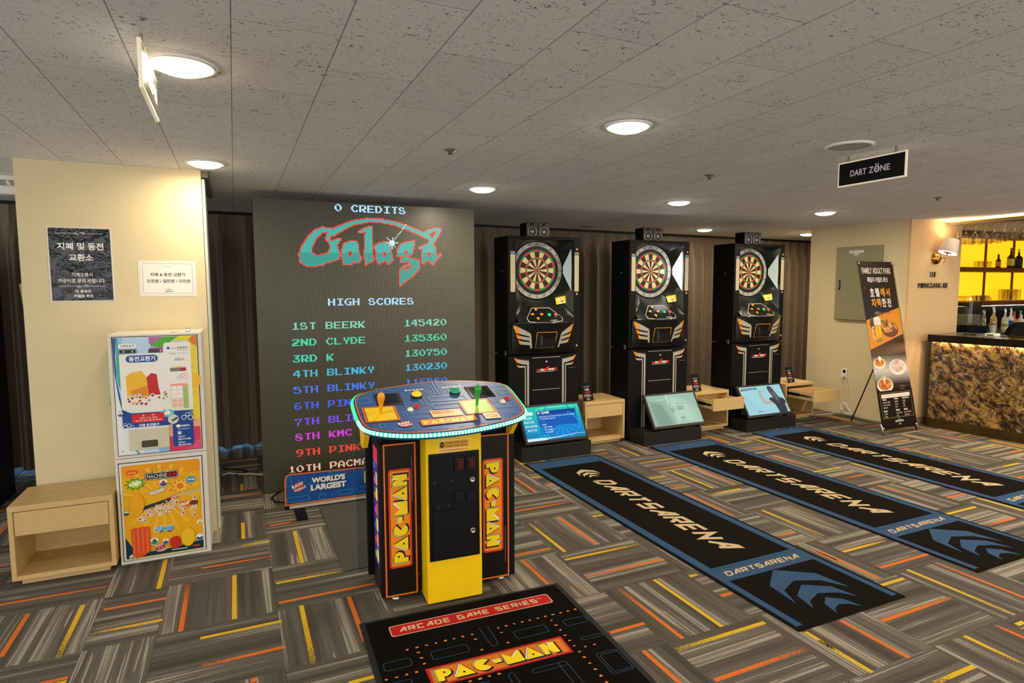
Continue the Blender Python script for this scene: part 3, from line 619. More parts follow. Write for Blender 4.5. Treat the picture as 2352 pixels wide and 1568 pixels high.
    def lock(z): mb = MB(); mb.lathe([(.014, 0), (.014, .006), (.011, .008), (.004, .008)], STEEL, 20, M=aim((.042, -.004, z), (0, -1, 0))); mb.lathe([(.0035, .0082), (.0035, .0086)], BLK, 8, M=aim((.042, -.004, z), (0, -1, 0))); mb.build('lock', root)
    lock(.865); lock(.301)
    MB().box(.375, .06, H_, .40, .085, H_+.022, STEEL, .004).build('hasp', root); MB().box(.30, .05, H_, .335, .062, H_+.0015, BLK).build('slot', root)
    mb = MB(); mb.tube([(0.001, .01, .95), (-.006, .01, .94), (-.006, .01, .925), (.001, .01, .915)], .003, STEEL); mb.build('hinge_catch', root)
    # lower door
    d = MB(); d.box(.018, -.004, .024, .428, .006, .582, mat('#dedbd0', .35), .002); door = d.build('lower_door', root)
    cv = Canvas(.3); rnd = random.Random(9)
    cv.rect(.028, .030, .418, .570, '#e9ab19', .012); cv.poly([(.03, .50), (.418, .50), (.418, .558), (.406, .57), (.04, .57), (.03, .558)], '#e89a1c')
    for a in range(0, 360, 18): cv.poly([(.22, .36), (.22+.2*cos(R(a)), max(.1, .36+.2*sin(R(a)))), (.22+.2*cos(R(a+5)), max(.1, .36+.2*sin(R(a+5))))], '#efbb35')
    cv.poly([(.029, .035), (.418, .035), (.418, .085), (.25, .062), (.15, .06), (.06, .10), (.029, .16)], '#123746')
    cv.rect(.05, .515, .107, .542, '#e0591c', .013); cv.text('Larva', .06, .523, .097, .534, '#f6d24a', .03)
    cv.rect(.138, .472, .308, .518, '#1b1814', .01); cv.rect(.141, .475, .305, .515, '#efeae0', .008); cv.rect(.144, .478, .302, .512, '#1b1814', .006)
    cv.text('MACHINE', .15, .482, .25, .507, '#b9b5ab', .03); cv.text('GUN', .254, .482, .298, .507, '#c9202c', .03); cv.text('Larva', .182, .514, .262, .537, '#1b1814', .06); cv.text('Larva', .184, .515, .26, .536, '#f0cb2a', .035)
    def burst(x, y, r1, r2, n, col, ry=1): cv.poly([(x+(r1 if k % 2 == 0 else r2)*cos(pi*k/n), y+ry*(r1 if k % 2 == 0 else r2)*sin(pi*k/n)) for k in range(2*n)], col)
    burst(.092, .462, .056, .036, 10, '#2f6a1d', .7); burst(.092, .462, .051, .033, 10, '#5cab2c', .7); burst(.092, .462, .035, .024, 10, '#c9d94a', .7); cv.at(.092, .462, 18).text('Ugh', -.03, -.011, .03, .013, '#f5f2ea', .05).off()
    burst(.315, .42, .062, .03, 9, '#d8432a'); burst(.315, .42, .053, .026, 9, '#f2c93a'); cv.disc(.312, .42, .018, '#e2762a'); burst(.368, .452, .033, .02, 10, '#2f8fc0', .75); cv.text('Oomph', .35, .445, .388, .46, '#f3ece6', .04)
    cv.at(.195, .402, 14).text('WOW!', -.042, -.012, .042, .016, '#1b1814', .09).text('WOW!', -.04, -.01, .04, .014, '#f3f0e8', .05).off()
    cv.poly([(.25, .37), (.41, .395), (.41, .375), (.26, .345)], '#cdb079'); cv.poly([(.235, .355), (.29, .378), (.27, .36), (.315, .36), (.27, .345), (.28, .33), (.24, .335)], '#dc6a22')
    cv.poly([(.115, .30), (.16, .315), (.22, .32), (.26, .345), (.26, .36), (.2, .345), (.115, .325)], '#3a3835')
    for k in range(95):
        t = rnd.random(); x = .10+t*.3; y = .255+.05*sin(t*2.6)+rnd.gauss(0, .018); r_ = rnd.uniform(.004, .011)
        cv.disc(x, y, r_, '#f0e7da', n=10); cv.disc(x+.001, y, r_*.6, rnd.choice(('#b02a22', '#c8752c', '#6d4127', '#d3a245')), n=8)
    burst(.335, .315, .04, .022, 9, '#e0702a', .6); cv.at(.335, .315, 14).text('CRUSH', -.03, -.007, .03, .008, '#f5f0e6', .05).off(); cv.poly(ell(.378, .315, .024, .014), '#6d3a22')
    for k, (x, y, r_) in enumerate(((.23, .452, .021), (.17, .118, .022), (.226, .108, .017), (.40, .105, .02), (.06, .045, .016), (.405, .19, .019))):
        cv.disc(x, y, r_, '#f0ece6'); cv.poly(ell(x, y, r_*.9, r_*.9, 16, 180, 360), ('#2a4d93', '#2f9a74', '#2a4d93', '#243c78', '#6fae44', '#e4a528')[k]); cv.disc(x, y+r_*.2, r_*.42, ('#b5452b', '#3d5a4a', '#d08a35', '#e9e5dc', '#dc8a6a', '#e8b640')[k])
    cv.poly([(.062, .05), (.06, .205), (.075, .212), (.1, .205), (.11, .214), (.15, .205), (.152, .07), (.12, .045), (.09, .035)], '#e0501c')
    for k in range(4): cv.line([(.068+.003*sin(t*2), .195-.022*t-.0*k) if False else (.07+k*.022, .2-.02*t+.004*sin(t+k)) for t in range(8)], .0016, '#f3b89b')
    cv.at(.225, .182, -3).text('라바', -.05, -.02, .05, .022, '#f2f4f4', .08).text('라바', -.047, -.017, .047, .019, '#2f9fce', .04).off()
    cv.poly(ell(.2, .075, .034, .022), '#eb9d9a'); cv.at(.2, .075, 18).text('POOP', -.027, -.011, .027, .012, '#4a2a20', .04).off()
    cv.poly(ell(.275, .095, .03, .036), '#c9301f'); cv.poly(ell(.34, .115, .036, .055), '#eebf22'); cv.poly(ell(.095, .345, .035, .062), '#eea71f')
    cv.rect(.255, .05, .335, .055, '#d9d5cb'); cv.text('TUBA', .36, .052, .398, .063, '#e0542a', .03)
    cv.build('lower_print', front(0, -.004, 0), door)
    return root
coin_changer()

# ---------------------------------------------------------------- bedside-style wooden cabinets
def nightstand(open_=0, depth=.36):
    root = empty('nightstand'); W_, H_ = .465, .43
    def part(nm, *b): mb = MB(); mb.box(*b, WOOD, .0015, 1); return mb.build(nm, root)
    part('top', 0, 0, H_-.03, W_, depth, H_)
    part('side_panel', 0, .001, .03, .022, depth-.001, H_-.03); part('side_panel', W_-.022, .001, .03, W_, depth-.001, H_-.03)
    part('back_panel', .022, depth-.02, .03, W_-.022, depth-.002, H_-.03); part('shelf', .022, .001, .03, W_-.022, depth-.02, .055)
    mb = MB(); mb.box(.035, .03, 0, W_-.035, depth-.03, .03, WOODX, 0); mb.build('plinth', root)
    mb = MB(); mb.box(.025, .004-open_, .27, W_-.025, .022-open_, H_-.034, WOODX, .001, 1); dr = mb.build('drawer', root)
    mb = MB(); y0, y1 = .022-open_, depth-.06-open_
    mb.box(.034, y0, .285, .046, y1, H_-.055, WOOD); mb.box(W_-.046, y0, .285, W_-.034, y1, H_-.055, WOOD); mb.box(.046, y1-.012, .285, W_-.046, y1, H_-.055, WOOD); mb.box(.046, y0, .285, W_-.046, y1-.012, .292, WOOD)
    mb.build('drawer_box', dr)
    if open_:
        mb = MB(); mb.box(.0295, y0+.02, .318, .034, .05, .34, STEEL); mb.box(.028, .004-open_*.45, .314, .0335, .03, .344, BLKM); mb.box(W_-.034, y0+.02, .318, W_-.0295, .05, .34, STEEL); mb.build('drawer_runner', dr)
    return root
NG = 'small oak cabinets with one drawer'
o = nightstand(); o.location = (-1.118, 3.875, 0); tag(o, 'oak nightstand with closed drawer beside the white coin changer', 'nightstand', NG)
o = nightstand(depth=.42); o.location = (3.08, 5.07, 0); tag(o, 'oak nightstand with closed drawer beside the nearest dart machine', 'nightstand', NG)
o = nightstand(.25, .42); o.location = (4.432, 5.05, 0); tag(o, 'oak nightstand with half-open drawer between the middle and farthest dart machines', 'nightstand', NG)
o = nightstand(.365, .42); o.location = (5.757, 5.05, 0); tag(o, 'oak nightstand with drawer pulled far out, right of the farthest dart machine', 'nightstand', NG)
def price_stand(x, y, rz, label):
    root = thing('price_sign', label, 'price sign', (x, y, .43), rz, 'small black price signs in acrylic holders')
    mb = MB(); t = .12
    mb.add([(-.068, 0, 0), (.068, 0, 0), (.068, .055, .19), (-.068, .055, .19), (-.068, .006, 0), (.068, .006, 0), (.068, .061, .19), (-.068, .061, .19)], [(0, 1, 2, 3), (7, 6, 5, 4), (0, 4, 5, 1), (3, 2, 6, 7), (0, 3, 7, 4), (1, 5, 6, 2)], glass_mat())
    mb.box(-.068, 0, 0, .068, .07, .003, glass_mat()); mb.build('acrylic_holder', root)
    cv = Canvas(.15); L = sqrt(.055**2+.19**2)
    cv.rect(-.064, .004, .064, L-.006, '#16151a'); cv.text('셀프 다트요금', -.035, .142, .035, .15, '#e5dfd5', .02); cv.text('1인당', -.026, .105, .024, .13, '#e5dfd5', .03); cv.text('1,000원', -.034, .076, .034, .1, '#d8261f', .03)
    cv.rect(-.045, .062, .03, .067, '#d9d3c8'); cv.rect(-.045, .048, .045, .053, '#d9d3c8'); cv.text('더 몽상드', -.02, .026, .02, .035, '#e5dfd5', .02); cv.text('키덜트 파크', -.024, .012, .024, .021, '#e5dfd5', .02)
    cv.build('price_card', ((0, -.0008, 0), (1, 0, 0), (0, .055/L, .19/L), (0, -.19/L, .055/L)), root)
price_stand(3.155, 5.13, .12, 'black price sign on the nightstand beside the nearest dart machine')
price_stand(4.50, 5.10, .1, 'black price sign on the half-open nightstand between dart machines')
price_stand(5.90, 5.10, .12, 'black price sign on the nightstand nearest the cream wall')

# ================================================================ dart machines
DW, DD, DH = .745, .32, 2.02
DARKP = mat('#0c0e0d', .25, var=.08, vs_=40, spec=.4); SURR = mat('#151c1a', .28, spec=.35, name='board_surround')
def yrim(x): return -.018-.105*max(0, 1-((x-.365)/.33)**2)
def ycons(x, z): s = max(0, min(1, (z-.955)/.27)); return yrim(x)*(.3+.7*s**.7)
BC = Vector((.371, 1.715)); BR = .274
def recess_edge(dx, dz):
    """where a ray from the bull meets the edge of the recess: (x, y, z) and its distance"""
    c = []
    if dx > 1e-6: c.append((.683-BC.x)/dx)
    if dx < -1e-6: c.append((.083-BC.x)/dx)
    if dz > 1e-6: c.append((1.992-BC.y)/dz)
    if dz < -1e-6: c.append((1.228-BC.y)/dz)
    d = min(c); x, z = BC.x+dx*d, BC.y+dz*d
    return Vector((x, yrim(x) if z < 1.2285 else .004-.022*max(0, 1-(z-1.228)/.05), z)), d
def recess_pt(dx, dz, t):
    e, d = recess_edge(dx, dz); k = Vector((BC.x+dx*BR, .163, BC.y+dz*BR)); b = .02*sin(pi*t) if dz < -.5 else 0
    return k.lerp(e, t)+Vector((0, -b, b*.5))
def slope_pt(u, z, h=0):
    """point of the sloping face under the board, seen at (u, z) in the front plane"""
    y = .03
    for _ in range(6):
        x = u+.52*y; dx, dz = x-BC.x, z-BC.y; r_ = sqrt(dx*dx+dz*dz); e, d = recess_edge(dx/r_, dz/r_)
        p = recess_pt(dx/r_, dz/r_, max(0, min(1, (r_-BR)/(d-BR)))); y = p.y
    return p+Vector((0, -.63, .776))*h
def dart_machine():
    root = empty('dart_machine')
    mb = MB(); mb.box(0, 0, .02, DW, DD, .93, BLKM, .006); mb.box(.03, .02, 0, DW-.03, DD-.02, .02, BLK); mb.build('lower_cabinet', root)
    mb = MB()
    mb.box(0, .20, .94, DW, DD, DH, BLKM, .004); mb.box(0, 0, .94, .084, .21, DH, BLKM, .006); mb.box(.682, 0, .94, DW, .21, DH, BLKM, .006)
    mb.box(.08, 0, 1.99, .69, .21, DH, BLKM, .006); mb.box(.08, .002, .94, .69, .21, .985, BLKM); mb.build('upper_cabinet', root)
    # faceted recess round the board
    ang = sorted(set([2*pi*k/96 for k in range(96)]+[atan2(z-BC.y, x-BC.x) % (2*pi) for x in (.083, .683) for z in (1.992, 1.228)])); n = len(ang); NJ = 8
    mb = MB(); mb.add([recess_pt(cos(a), sin(a), j/NJ) for j in range(NJ+1) for a in ang], [(j*n+i, (j+1)*n+i, (j+1)*n+(i+1) % n, j*n+(i+1) % n) for j in range(NJ) for i in range(n)], SURR, True)
    mb.add([(BC.x+BR*cos(a), .163, BC.y+BR*sin(a)) for a in ang], [list(range(n))[::-1]], SURR); mb.build('board_surround', root)
    def lampv(zb, t): dx, dz = .683-BC.x, zb-BC.y; r_ = sqrt(dx*dx+dz*dz); return recess_pt(dx/r_, dz/r_, t)+Vector((-.010, -.010, 0))
    mb = MB(); mb.add([lampv(1.925, .86), lampv(1.85, .86), lampv(1.72, .86), lampv(1.58, .86), lampv(1.505, .86), lampv(1.685, .12), lampv(1.755, .12)], [(0, 1, 6), (1, 2, 5, 6), (2, 3, 5), (3, 4, 5)], mat('#b9c6c4', .3, es=.25)); mb.build('side_lamp', root)
    # console
    mb = MB(); mb.grid(lambda i, j: (.03+.66*i, ycons(.03+.66*i, .955+.273*j), .955+.273*j), 24, 8, DARKP)
    mb.grid(lambda i, j: (.03+.66*i, ycons(.03+.66*i, .955)*(1-j)+.0*j, .955), 24, 1, DARKP)
    for e in (0, 1):
        x = .03+.66*e; mb.grid(lambda i, j: (x, ycons(x, .955+.273*j)*(1-i)+.003*i, .955+.273*j), 1, 6, DARKP)
    mb.tube([(.03+.66*i/24, yrim(.03+.66*i/24)-.002, 1.228) for i in range(25)], .0085, mat('#141512', .12, coat=.5)); mb.build('console', root)
    # target
    cv = Canvas(.45); c0 = (.371, 1.715)
    cv.disc(*c0, .276, '#0b0c0b', n=56); cv.ring(ell(*c0, .270, n=72), ell(*c0, .229, n=72), '#a9a79c'); cv.disc(*c0, .226, '#10110f', n=56)
    nums = [20, 1, 18, 4, 13, 6, 10, 15, 2, 17, 3, 19, 7, 16, 8, 11, 14, 9, 12, 5]
    def seg(k, r0, r1, col):
        a0, a1 = 99-18*k, 81-18*k
        cv.poly([(c0[0]+r1*cos(R(a0+(a1-a0)*t/4)), c0[1]+r1*sin(R(a0+(a1-a0)*t/4))) for t in range(5)]+[(c0[0]+r0*cos(R(a1+(a0-a1)*t/4)), c0[1]+r0*sin(R(a1+(a0-a1)*t/4))) for t in range(5)], col)
    cv.disc(*c0, .198, '#0d0d0c', n=56)
    for k in range(20):
        b = k % 2 == 0
        seg(k, .018, .105, '#181715' if b else '#d8b980'); seg(k, .105, .123, '#c5312e' if b else '#15883a'); seg(k, .123, .176, '#181715' if b else '#d8b980'); seg(k, .176, .1955, '#c5312e' if b else '#15883a')
        a = R(90-18*k); cv.ctext(str(nums[k]), c0[0]+.2495*cos(a), c0[1]+.2495*sin(a)-.0125, .025, '#26241f', bold=.01)
    for k in range(20):
        a = R(99-18*k); cv.line([(c0[0]+.018*cos(a), c0[1]+.018*sin(a)), (c0[0]+.197*cos(a), c0[1]+.197*sin(a))], .0016, '#0a0a09')
    cv.disc(*c0, .0185, '#c5403a'); cv.disc(*c0, .007, '#0d0d0c')
    tg = cv.build('dartboard', front(0, .158, 0), root)
    mb = MB(); mb.lathe([(.276, 0), (.276, -.006), (.268, -.007)], BLK, 56, M=aim((.371, .163, 1.715), (0, 1, 0)), cap=False); mb.build('board_rim', tg)
    # control panel
    fr = lambda u, v, h: slope_pt(u, v, h)
    cv = Canvas(.3)
    pl = [(.235, 1.356), (.418, 1.356), (.56, 1.266), (.56, 1.24), (.44, 1.232), (.30, 1.232), (.212, 1.24), (.188, 1.268)]; cx, cy = .37, 1.29
    cv._add(pl, [list(range(len(pl)))], '#121513')
    cv.ring(pl, [(cx+(x-cx)*.972, cy+(y-cy)*.93) for x, y in pl], '#d9d4c6')
    cv.text('medalist', .435, 1.246, .505, 1.255, '#c9c4b8', .02); cv.text('RESET', .478, 1.272, .498, 1.276, '#c9c4b8', .01)
    cpn = cv.build('control_panel', fr, root, sub=.02)
    def btn(u, v, mt, arrow=None):
        p = slope_pt(u, v); n = Vector((0, -.63, .776)); M_ = aim(p, n); mb = MB()
        if arrow is None: mb.lathe([(.016, -.002), (.016, .004), (.0135, .0045), (.0125, .012), (.008, .0145), (.0005, .015)], mt, 18, M=M_)
        else:
            mb.lathe([(.019, -.002), (.019, .003)], BLK, 18, M=M_)
            mb.prism([(d_*cos(R(arrow+a)), d_*sin(R(arrow+a))) for d_, a in ((.019, 0), (.017, 125), (.012, 180), (.017, -125))], .003, .013, mt, M=M_)
        mb.build('button', cpn)
    OR = mat('#e89a1c', .25, es=.25)
    btn(.275, 1.336, OR, 90); btn(.244, 1.296, OR, 180); btn(.338, 1.294, OR, 0); btn(.305, 1.261, OR, -90)
    btn(.419, 1.293, mat('#1fb55a', .25, es=.55)); btn(.486, 1.292, mat('#e0454a', .25, es=.45))
    cv = Canvas(.4)
    cv.at(.54, 1.415, 8).rect(-.054, -.034, .054, .034, '#e6cf1e').poly(ell(0, .002, .027, .026), '#e9e6df').poly([(-.022, -.022), (.0, .013), (.012, -.022)], '#d6402c').poly([(.004, -.022), (.014, .004), (.024, -.022)], '#22201d').rect(-.02, -.03, .035, -.02, '#efeadf').off()
    cv.build('sticker', lambda u, v, h: slope_pt(u, v, h+.010), root, sub=.015)
    # score-card strips, bolts, locks
    for x0, hd in ((.025, '#3f6f9f'), (.689, '#3c7a5c')):
        cv = Canvas(.5)
        cv.rect(x0, 1.515, x0+.047, 1.882, '#b7ab8d', .006); cv.rect(x0, 1.852, x0+.047, 1.87, hd); cv.rect(x0, 1.872, x0+.047, 1.881, '#8a5a4a')
        for k in range(26): cv.rect(x0+.006, 1.53+k*.0122, x0+.041, 1.5315+k*.0122, '#8d8269' if k % 7 else '#5d5442')
        cv.build('score_strip', front(0, 0, 0), root)
    for x, z in ((.712, 1.91), (.712, 1.49), (.715, 1.0)): MB().lathe([(.011, 0), (.011, .006), (.006, .010)], mat('#c7a888', .3, .5), 14, M=aim((x, 0, z), (0, -1, 0))).build('lock', root)
    for x, z in ((.036, 1.97), (.036, 1.93), (.036, 1.48), (.036, 1.43), (.036, 1.03), (.036, .985)): MB().lathe([(.005, 0), (.003, .003)], mat('#5d5a53', .4, .6), 10, M=aim((x, 0, z), (0, -1, 0))).build('bolt', root)
    # wings and coin door on the bulging console
    cv = Canvas(.4); GR, ORG = '#a9a496', '#dc8a1c'
    def wing(sx):
        X = lambda pts: [(x if sx > 0 else .692-x, z) for x, z in pts]
        for (a, b, c, d, e) in (((.034, 1.216), (.100, 1.186), (.185, 1.140), (.188, 1.108), (.063, 1.142)), ((.064, 1.130), (.103, 1.114), (.188, 1.098), (.19, 1.068), (.078, 1.092)), ((.085, 1.078), (.115, 1.066), (.19, 1.056), (.192, 1.028), (.098, 1.038))):
            cv.poly(X([a, b, c, d, e]), GR)
            m1 = ((a[0]*.55+c[0]*.45), (a[1]*.55+c[1]*.45)); m2 = ((e[0]*.72+d[0]*.28), (e[1]*.72+d[1]*.28))
            cv.poly(X([a, ((a[0]+b[0])/2+.01, (a[1]+b[1])/2-.003), m2, e]), ORG)
        cv.poly(X([(.175, 1.14), (.192, 1.13), (.216, 1.0), (.2, .996), (.19, 1.03)]), GR)
    curve = lambda u, v, h: Vector((u, ycons(u, v)-h-.001, v))
    wing(1); cv.build('wing_graphic', curve, root, sub=.015); cv = Canvas(.4); wing(-1); cv.build('wing_graphic', curve, root, sub=.015); cv = Canvas(.4)
    cv.frame(.245, .998, .453, 1.148, .006, '#d98a1e', .012); cv.poly([(.447, 1.085), (.447, 1.006), (.30, 1.004), (.38, 1.012), (.425, 1.04)], '#e0941e')
    cv.build('coin_door_frame', curve, root, sub=.015)
    mb = MB(); mb.box(.251, ycons(.35, 1.07)-.004, 1.004, .446, ycons(.35, 1.0)+.02, 1.142, BLKM, .004)
    yy = ycons(.35, 1.07)-.004
    mb.box(.268, yy-.003, 1.015, .312, yy, 1.135, BLK, .002)
    for z in (1.032, 1.072, 1.112): mb.box(.277, yy-.0045, z-.011, .303, yy-.002, z+.011, mat('#050505', .25))
    for z in (1.052, 1.092): mb.lathe([(.004, 0), (.003, .002)], STEEL, 8, M=aim((.296, yy-.003, z), (0, -1, 0)))
    mb.build('coin_door', root)
    # lower front: L-shaped trims, service door, logo, handle
    cv = Canvas(.4)
    for sx in (1, -1):
        cv = Canvas(.4); X = lambda pts: [(x if sx > 0 else .767-x, z) for x, z in pts]
        cv.poly(X([(.055, .914), (.10, .896), (.15, .886), (.209, .878), (.209, .05), (.189, .05), (.189, .842), (.135, .852), (.085, .866)]), GR)
        cv.poly(X([(.083, .846), (.11, .838), (.176, .831), (.176, .05), (.166, .05), (.166, .818), (.12, .818), (.094, .826)]), GR)
        cv.poly(X([(.055, .914), (.09, .9), (.115, .858), (.085, .866)]), ORG); cv.poly(X([(.083, .846), (.105, .839), (.115, .822), (.094, .826)]), ORG)
        for k in range(3): cv.line(X([(.10+k*.012, .905-k*.004), (.15, .894-k*.003), (.207, .889-k*.003)]), .0015, '#4a473f')
        cv.build('trim_stripe', front(0, 0, 0), root)
    mb = MB(); mb.box(.238, -.003, .30, .534, .004, .902, BLKM, .001); sd = mb.build('service_door', root)
    MB().box(.24, -.006, .9, .533, -.002, .905, mat('#b5ac94', .3, .6)).build('door_strip', sd); MB().box(.24, -.006, .598, .53, -.002, .603, mat('#b5ac94', .3, .6)).build('door_strip', sd)
    mb = MB(); mb.lathe([(.013, 0), (.013, .005), (.004, .008)], STEEL, 18, M=aim((.389, -.003, .859), (0, -1, 0))); mb.build('door_lock', sd)
    cv = Canvas(.4); RD = '#d5301f'
    cv.text('VS', .281, .775, .325, .797, RD, .05, shear=.25); cv.text('PH', .326, .775, .364, .797, '#eee8dc', .05, shear=.2); cv.text('ENIX', .412, .778, .476, .799, '#eee8dc', .05, shear=.2)
    cv.poly([(.366, .775), (.395, .774), (.415, .785), (.409, .8), (.425, .826), (.403, .808), (.4, .824), (.388, .803), (.37, .795)], RD); cv.ring(ell(.487, .79, .017, .014), ell(.489, .789, .008, .006), RD); cv.poly([(.49, .785), (.508, .77), (.497, .771), (.484, .781)], RD)
    cv.rect(.283, .767, .470, .7705, '#d9d2c4'); cv.build('logo', front(0, -.0032, 0), sd)
    mb = MB(); mb.tube([(.622, 0, .8), (.622, -.022, .792), (.70, -.022, .79), (.70, 0, .798)], .004, mat('#6c6a5e', .3, .8)); mb.build('handle', root)
    MB().box(-.006, .05, .93, 0, .085, .975, STEEL, .002).build('side_latch', root); MB().lathe([(.007, 0), (.004, .004)], STEEL, 10, M=aim((0, .14, 1.70), (-1, 0, 0))).build('bolt', root)
    mb = MB(); mb.tube([(DW, .2, .55), (DW+.02, .12, .5), (DW+.015, .05, .47), (DW-.05, -.03, .46)], .003, BLK, 6); mb.build('power_cord', root)
    return root
dm = dart_machine(); dm.location = (2.25, 5.05, 0)
DG = 'black dart machines with round boards'
tag(dm, 'nearest black dart machine, beside the LED score screen, its side lamp dark', 'dart machine', DG)
d2 = copy_tree(dm); d2.location = (3.565, 5.05, 0); tag(d2, 'middle black dart machine with its side lamp lit bright white', 'dart machine', DG)
d3 = copy_tree(dm); d3.location = (4.925, 5.05, 0); tag(d3, 'farthest black dart machine, next to the cream wall', 'dart machine', DG)
lp = find(d2, 'side_lamp'); lp.data = lp.data.copy(); lp.data.materials[0] = mat('#ffffff', .3, es=11)

# speakers on top, plinths and monitors in front, mats
def speaker():
    root = empty('speaker'); g = mat('#54514a', .35, .4); k = BLK
    mb = MB(); mb.box(0, 0, 0, .121, .14, .135, BLKM, .003); mb.box(.002, -.004, .002, .119, .002, .133, mat('#3a3834', .4, .3), .004); mb.build('box', root)
    mb = MB(); mb.lathe([(.047, 0), (.046, .004), (.040, .004), (.034, -.004), (.020, -.008), (.019, 0), (.012, .004), (.0005, .005)], mat('#8a867c', .35, .6), 28, M=aim((.06, -.004, .052), (0, -1, 0)), cap=False)
    mb.lathe([(.039, .0042), (.030, .0045)], k, 28, M=aim((.06, -.004, .052), (0, -1, 0)), cap=False); mb.build('woofer', root)
    mb = MB(); mb.lathe([(.021, 0), (.020, .003), (.012, .001), (.0005, .003)], mat('#0a0a0a', .2), 20, M=aim((.06, -.004, .112), (0, -1, 0)), cap=False); mb.build('tweeter', root)
    return root
sp0 = speaker(); first = True
for (X0, nm) in ((2.25, 'nearest'), (3.565, 'middle'), (4.925, 'farthest')):
    for k, sd in ((0, 'left'), (1, 'right')):
        o = sp0 if first else copy_tree(sp0); first = False
        o.location = (X0+.232+.1225*k, 5.15, DH); tag(o, f'{sd}-hand small grey speaker of the pair on top of the {nm} dart machine', 'speaker', 'pairs of small speakers on the dart machines')
def plinth(x, nm):
    root = thing('monitor_plinth', f'low black plinth at the foot of the {nm} dart machine, carrying its monitor', 'plinth', (x, 4.80, 0), 0, 'low black plinths')
    mb = MB(); mb.box(0, 0, 0, .72, .246, .132, mat('#1b1a17', .5, var=.1), .003); mb.build('box', root)
plinth(2.262, 'nearest'); plinth(3.58, 'middle'); plinth(4.922, 'farthest')
MV = Vector((0, .196, .317)); MH = MV.length; MV.normalize(); MN = Vector((0, -MV.z, MV.y)); MW = .65
def monitor(x, nm, label):
    root = thing('monitor', label, 'monitor', (x, 4.806, .132), 0, 'monitors lying back on the plinths')
    M_ = Matrix(((1, 0, 0, 0), (0, MV.y, MN.y, 0), (0, MV.z, MN.z, .022), (0, 0, 0, 1)))
    mb = MB(); mb.box(0, 0, -.03, MW, MH, 0, mat('#2b2721', .35), .003, M=M_); mb.build('bezel', root)
    for q in (.09, MW-.09): MB().box(q-.012, .004, 0, q+.012, .05, .03, BLKM).build('foot', root)
    mb = MB(); mb.prism([(.03, 0), (.2, 0), (.21, .2), (.17, .2)], .25, .40, BLKM, 'x'); mb.build('stand', root)
    cv = Canvas(.25, es=1.0); cv.b = (.022, .026, MW-.022, MH-.022)
    return root, cv, ((0, 0, .022), (1, 0, 0), MV, MN)
def scr_add(cv, es): cv.es = es
# game menu
root, cv, fr = monitor(2.312, 'nearest', 'monitor showing a turquoise 01 GAME menu, below the nearest dart machine')
x0, y0, x1, y1 = cv.b; Wd, Hd = x1-x0, y1-y0; T = lambda a, b: (x0+a*Wd, y0+b*Hd)
cv.rect(x0, y0, x1, y1, '#0b9fb8')
for k in range(10): cv.poly([T(0, 1-.1*k), T(1, 1-.1*k), T(1, .9-.1*k), T(0, .9-.1*k)], ['#10b9a6', '#13bdae', '#12b7b2', '#0fadb6', '#0ba3b8', '#0999bb', '#0890bd', '#0788bd', '#0782bb', '#067cb6'][k])
def arc(cx, cy, r, a0, a1, w_, col, ry=1):
    p = [(cx+r*cos(R(a0+(a1-a0)*t/24)), cy+ry*r*sin(R(a0+(a1-a0)*t/24))) for t in range(25)]
    p = [q for q in p if x0 <= q[0] <= x1 and y0 <= q[1] <= y1]
    if len(p) > 2: cv.line(p, w_, col)
for r_, c_, w_ in ((.30, '#35d6c6', .006), (.27, '#2acbc6', .004), (.22, '#49e0cc', .01), (.17, '#7aeedd', .005), (.13, '#1aa69c', .014)): arc(T(.62, .8)[0], T(.62, .8)[1], r_, 0, 180, w_, c_, .8)
for r_, c_, w_ in ((.34, '#33d2d8', .004), (.31, '#58dbe4', .006), (.28, '#23bccb', .01)): arc(T(.75, .45)[0], T(.75, .45)[1], r_, 180, 360, w_, c_, .75)
cv.rect(*T(0, .76), *T(.19, .855), '#cfe6f5'); cv.text('GAME', *T(.02, .785), *T(.11, .835), '#2a7fd0', .02)
for k, t_ in enumerate(('CRICKET', 'PRACTICE', 'FUN ZONE', 'MATCH')):
    b_ = .65-.12*k; wd = (.15, .17, .2, .15)[k]; cv.text(t_, *T(.015+(.03 if k == 3 else 0), b_), *T(.015+wd+(.03 if k == 3 else 0), b_+.055), '#eaf6f8', .02); cv.rect(*T(0, b_-.03), *T(.22, b_-.025), '#7fd8e8')
cv.rect(*T(.25, .16), *T(.93, .86), '#0a62b9'); cv.rect(*T(.25, .75), *T(.93, .86), '#0a3f8f'); cv.rect(*T(.25, .16), *T(.93, .4), '#0a7cc8')
for a in range(0, 360, 24):
    c = T(.62, .42); q = [(c[0]+r_*cos(R(a+d)), c[1]+.62*r_*sin(R(a+d))) for r_, d in ((.02, 0), (.17, 0), (.17, 11), (.02, 11))]; cv.poly(q, '#1d8fd8' if 200 < a < 340 else '#0b52b0')
arc(T(.62, .42)[0], T(.62, .42)[1], .19, -70, 60, .006, '#3ba7e6', .7)
cv.text('01 GAME', *T(.265, .77), *T(.47, .845), '#f2f6f8', .02)
cv.text('정해진 라운드 안에 주어진 점수를 남보다 먼저 0점으로 만들면', *T(.275, .665), *T(.9, .7), '#d9ebf5', .02); cv.text('‘0’ 으로 만드는 게임입니다.', *T(.29, .6), *T(.56, .64), '#d9ebf5', .02)
for k, t_ in enumerate(('게임종류', '501 GAME', '701 GAME', '901 GAME 등')): cv.text(t_, *T(.3+(.03 if k else 0), .43-.075*k), *T(.38+(.08 if k else 0), .465-.075*k), '#e6f2f8', .02)
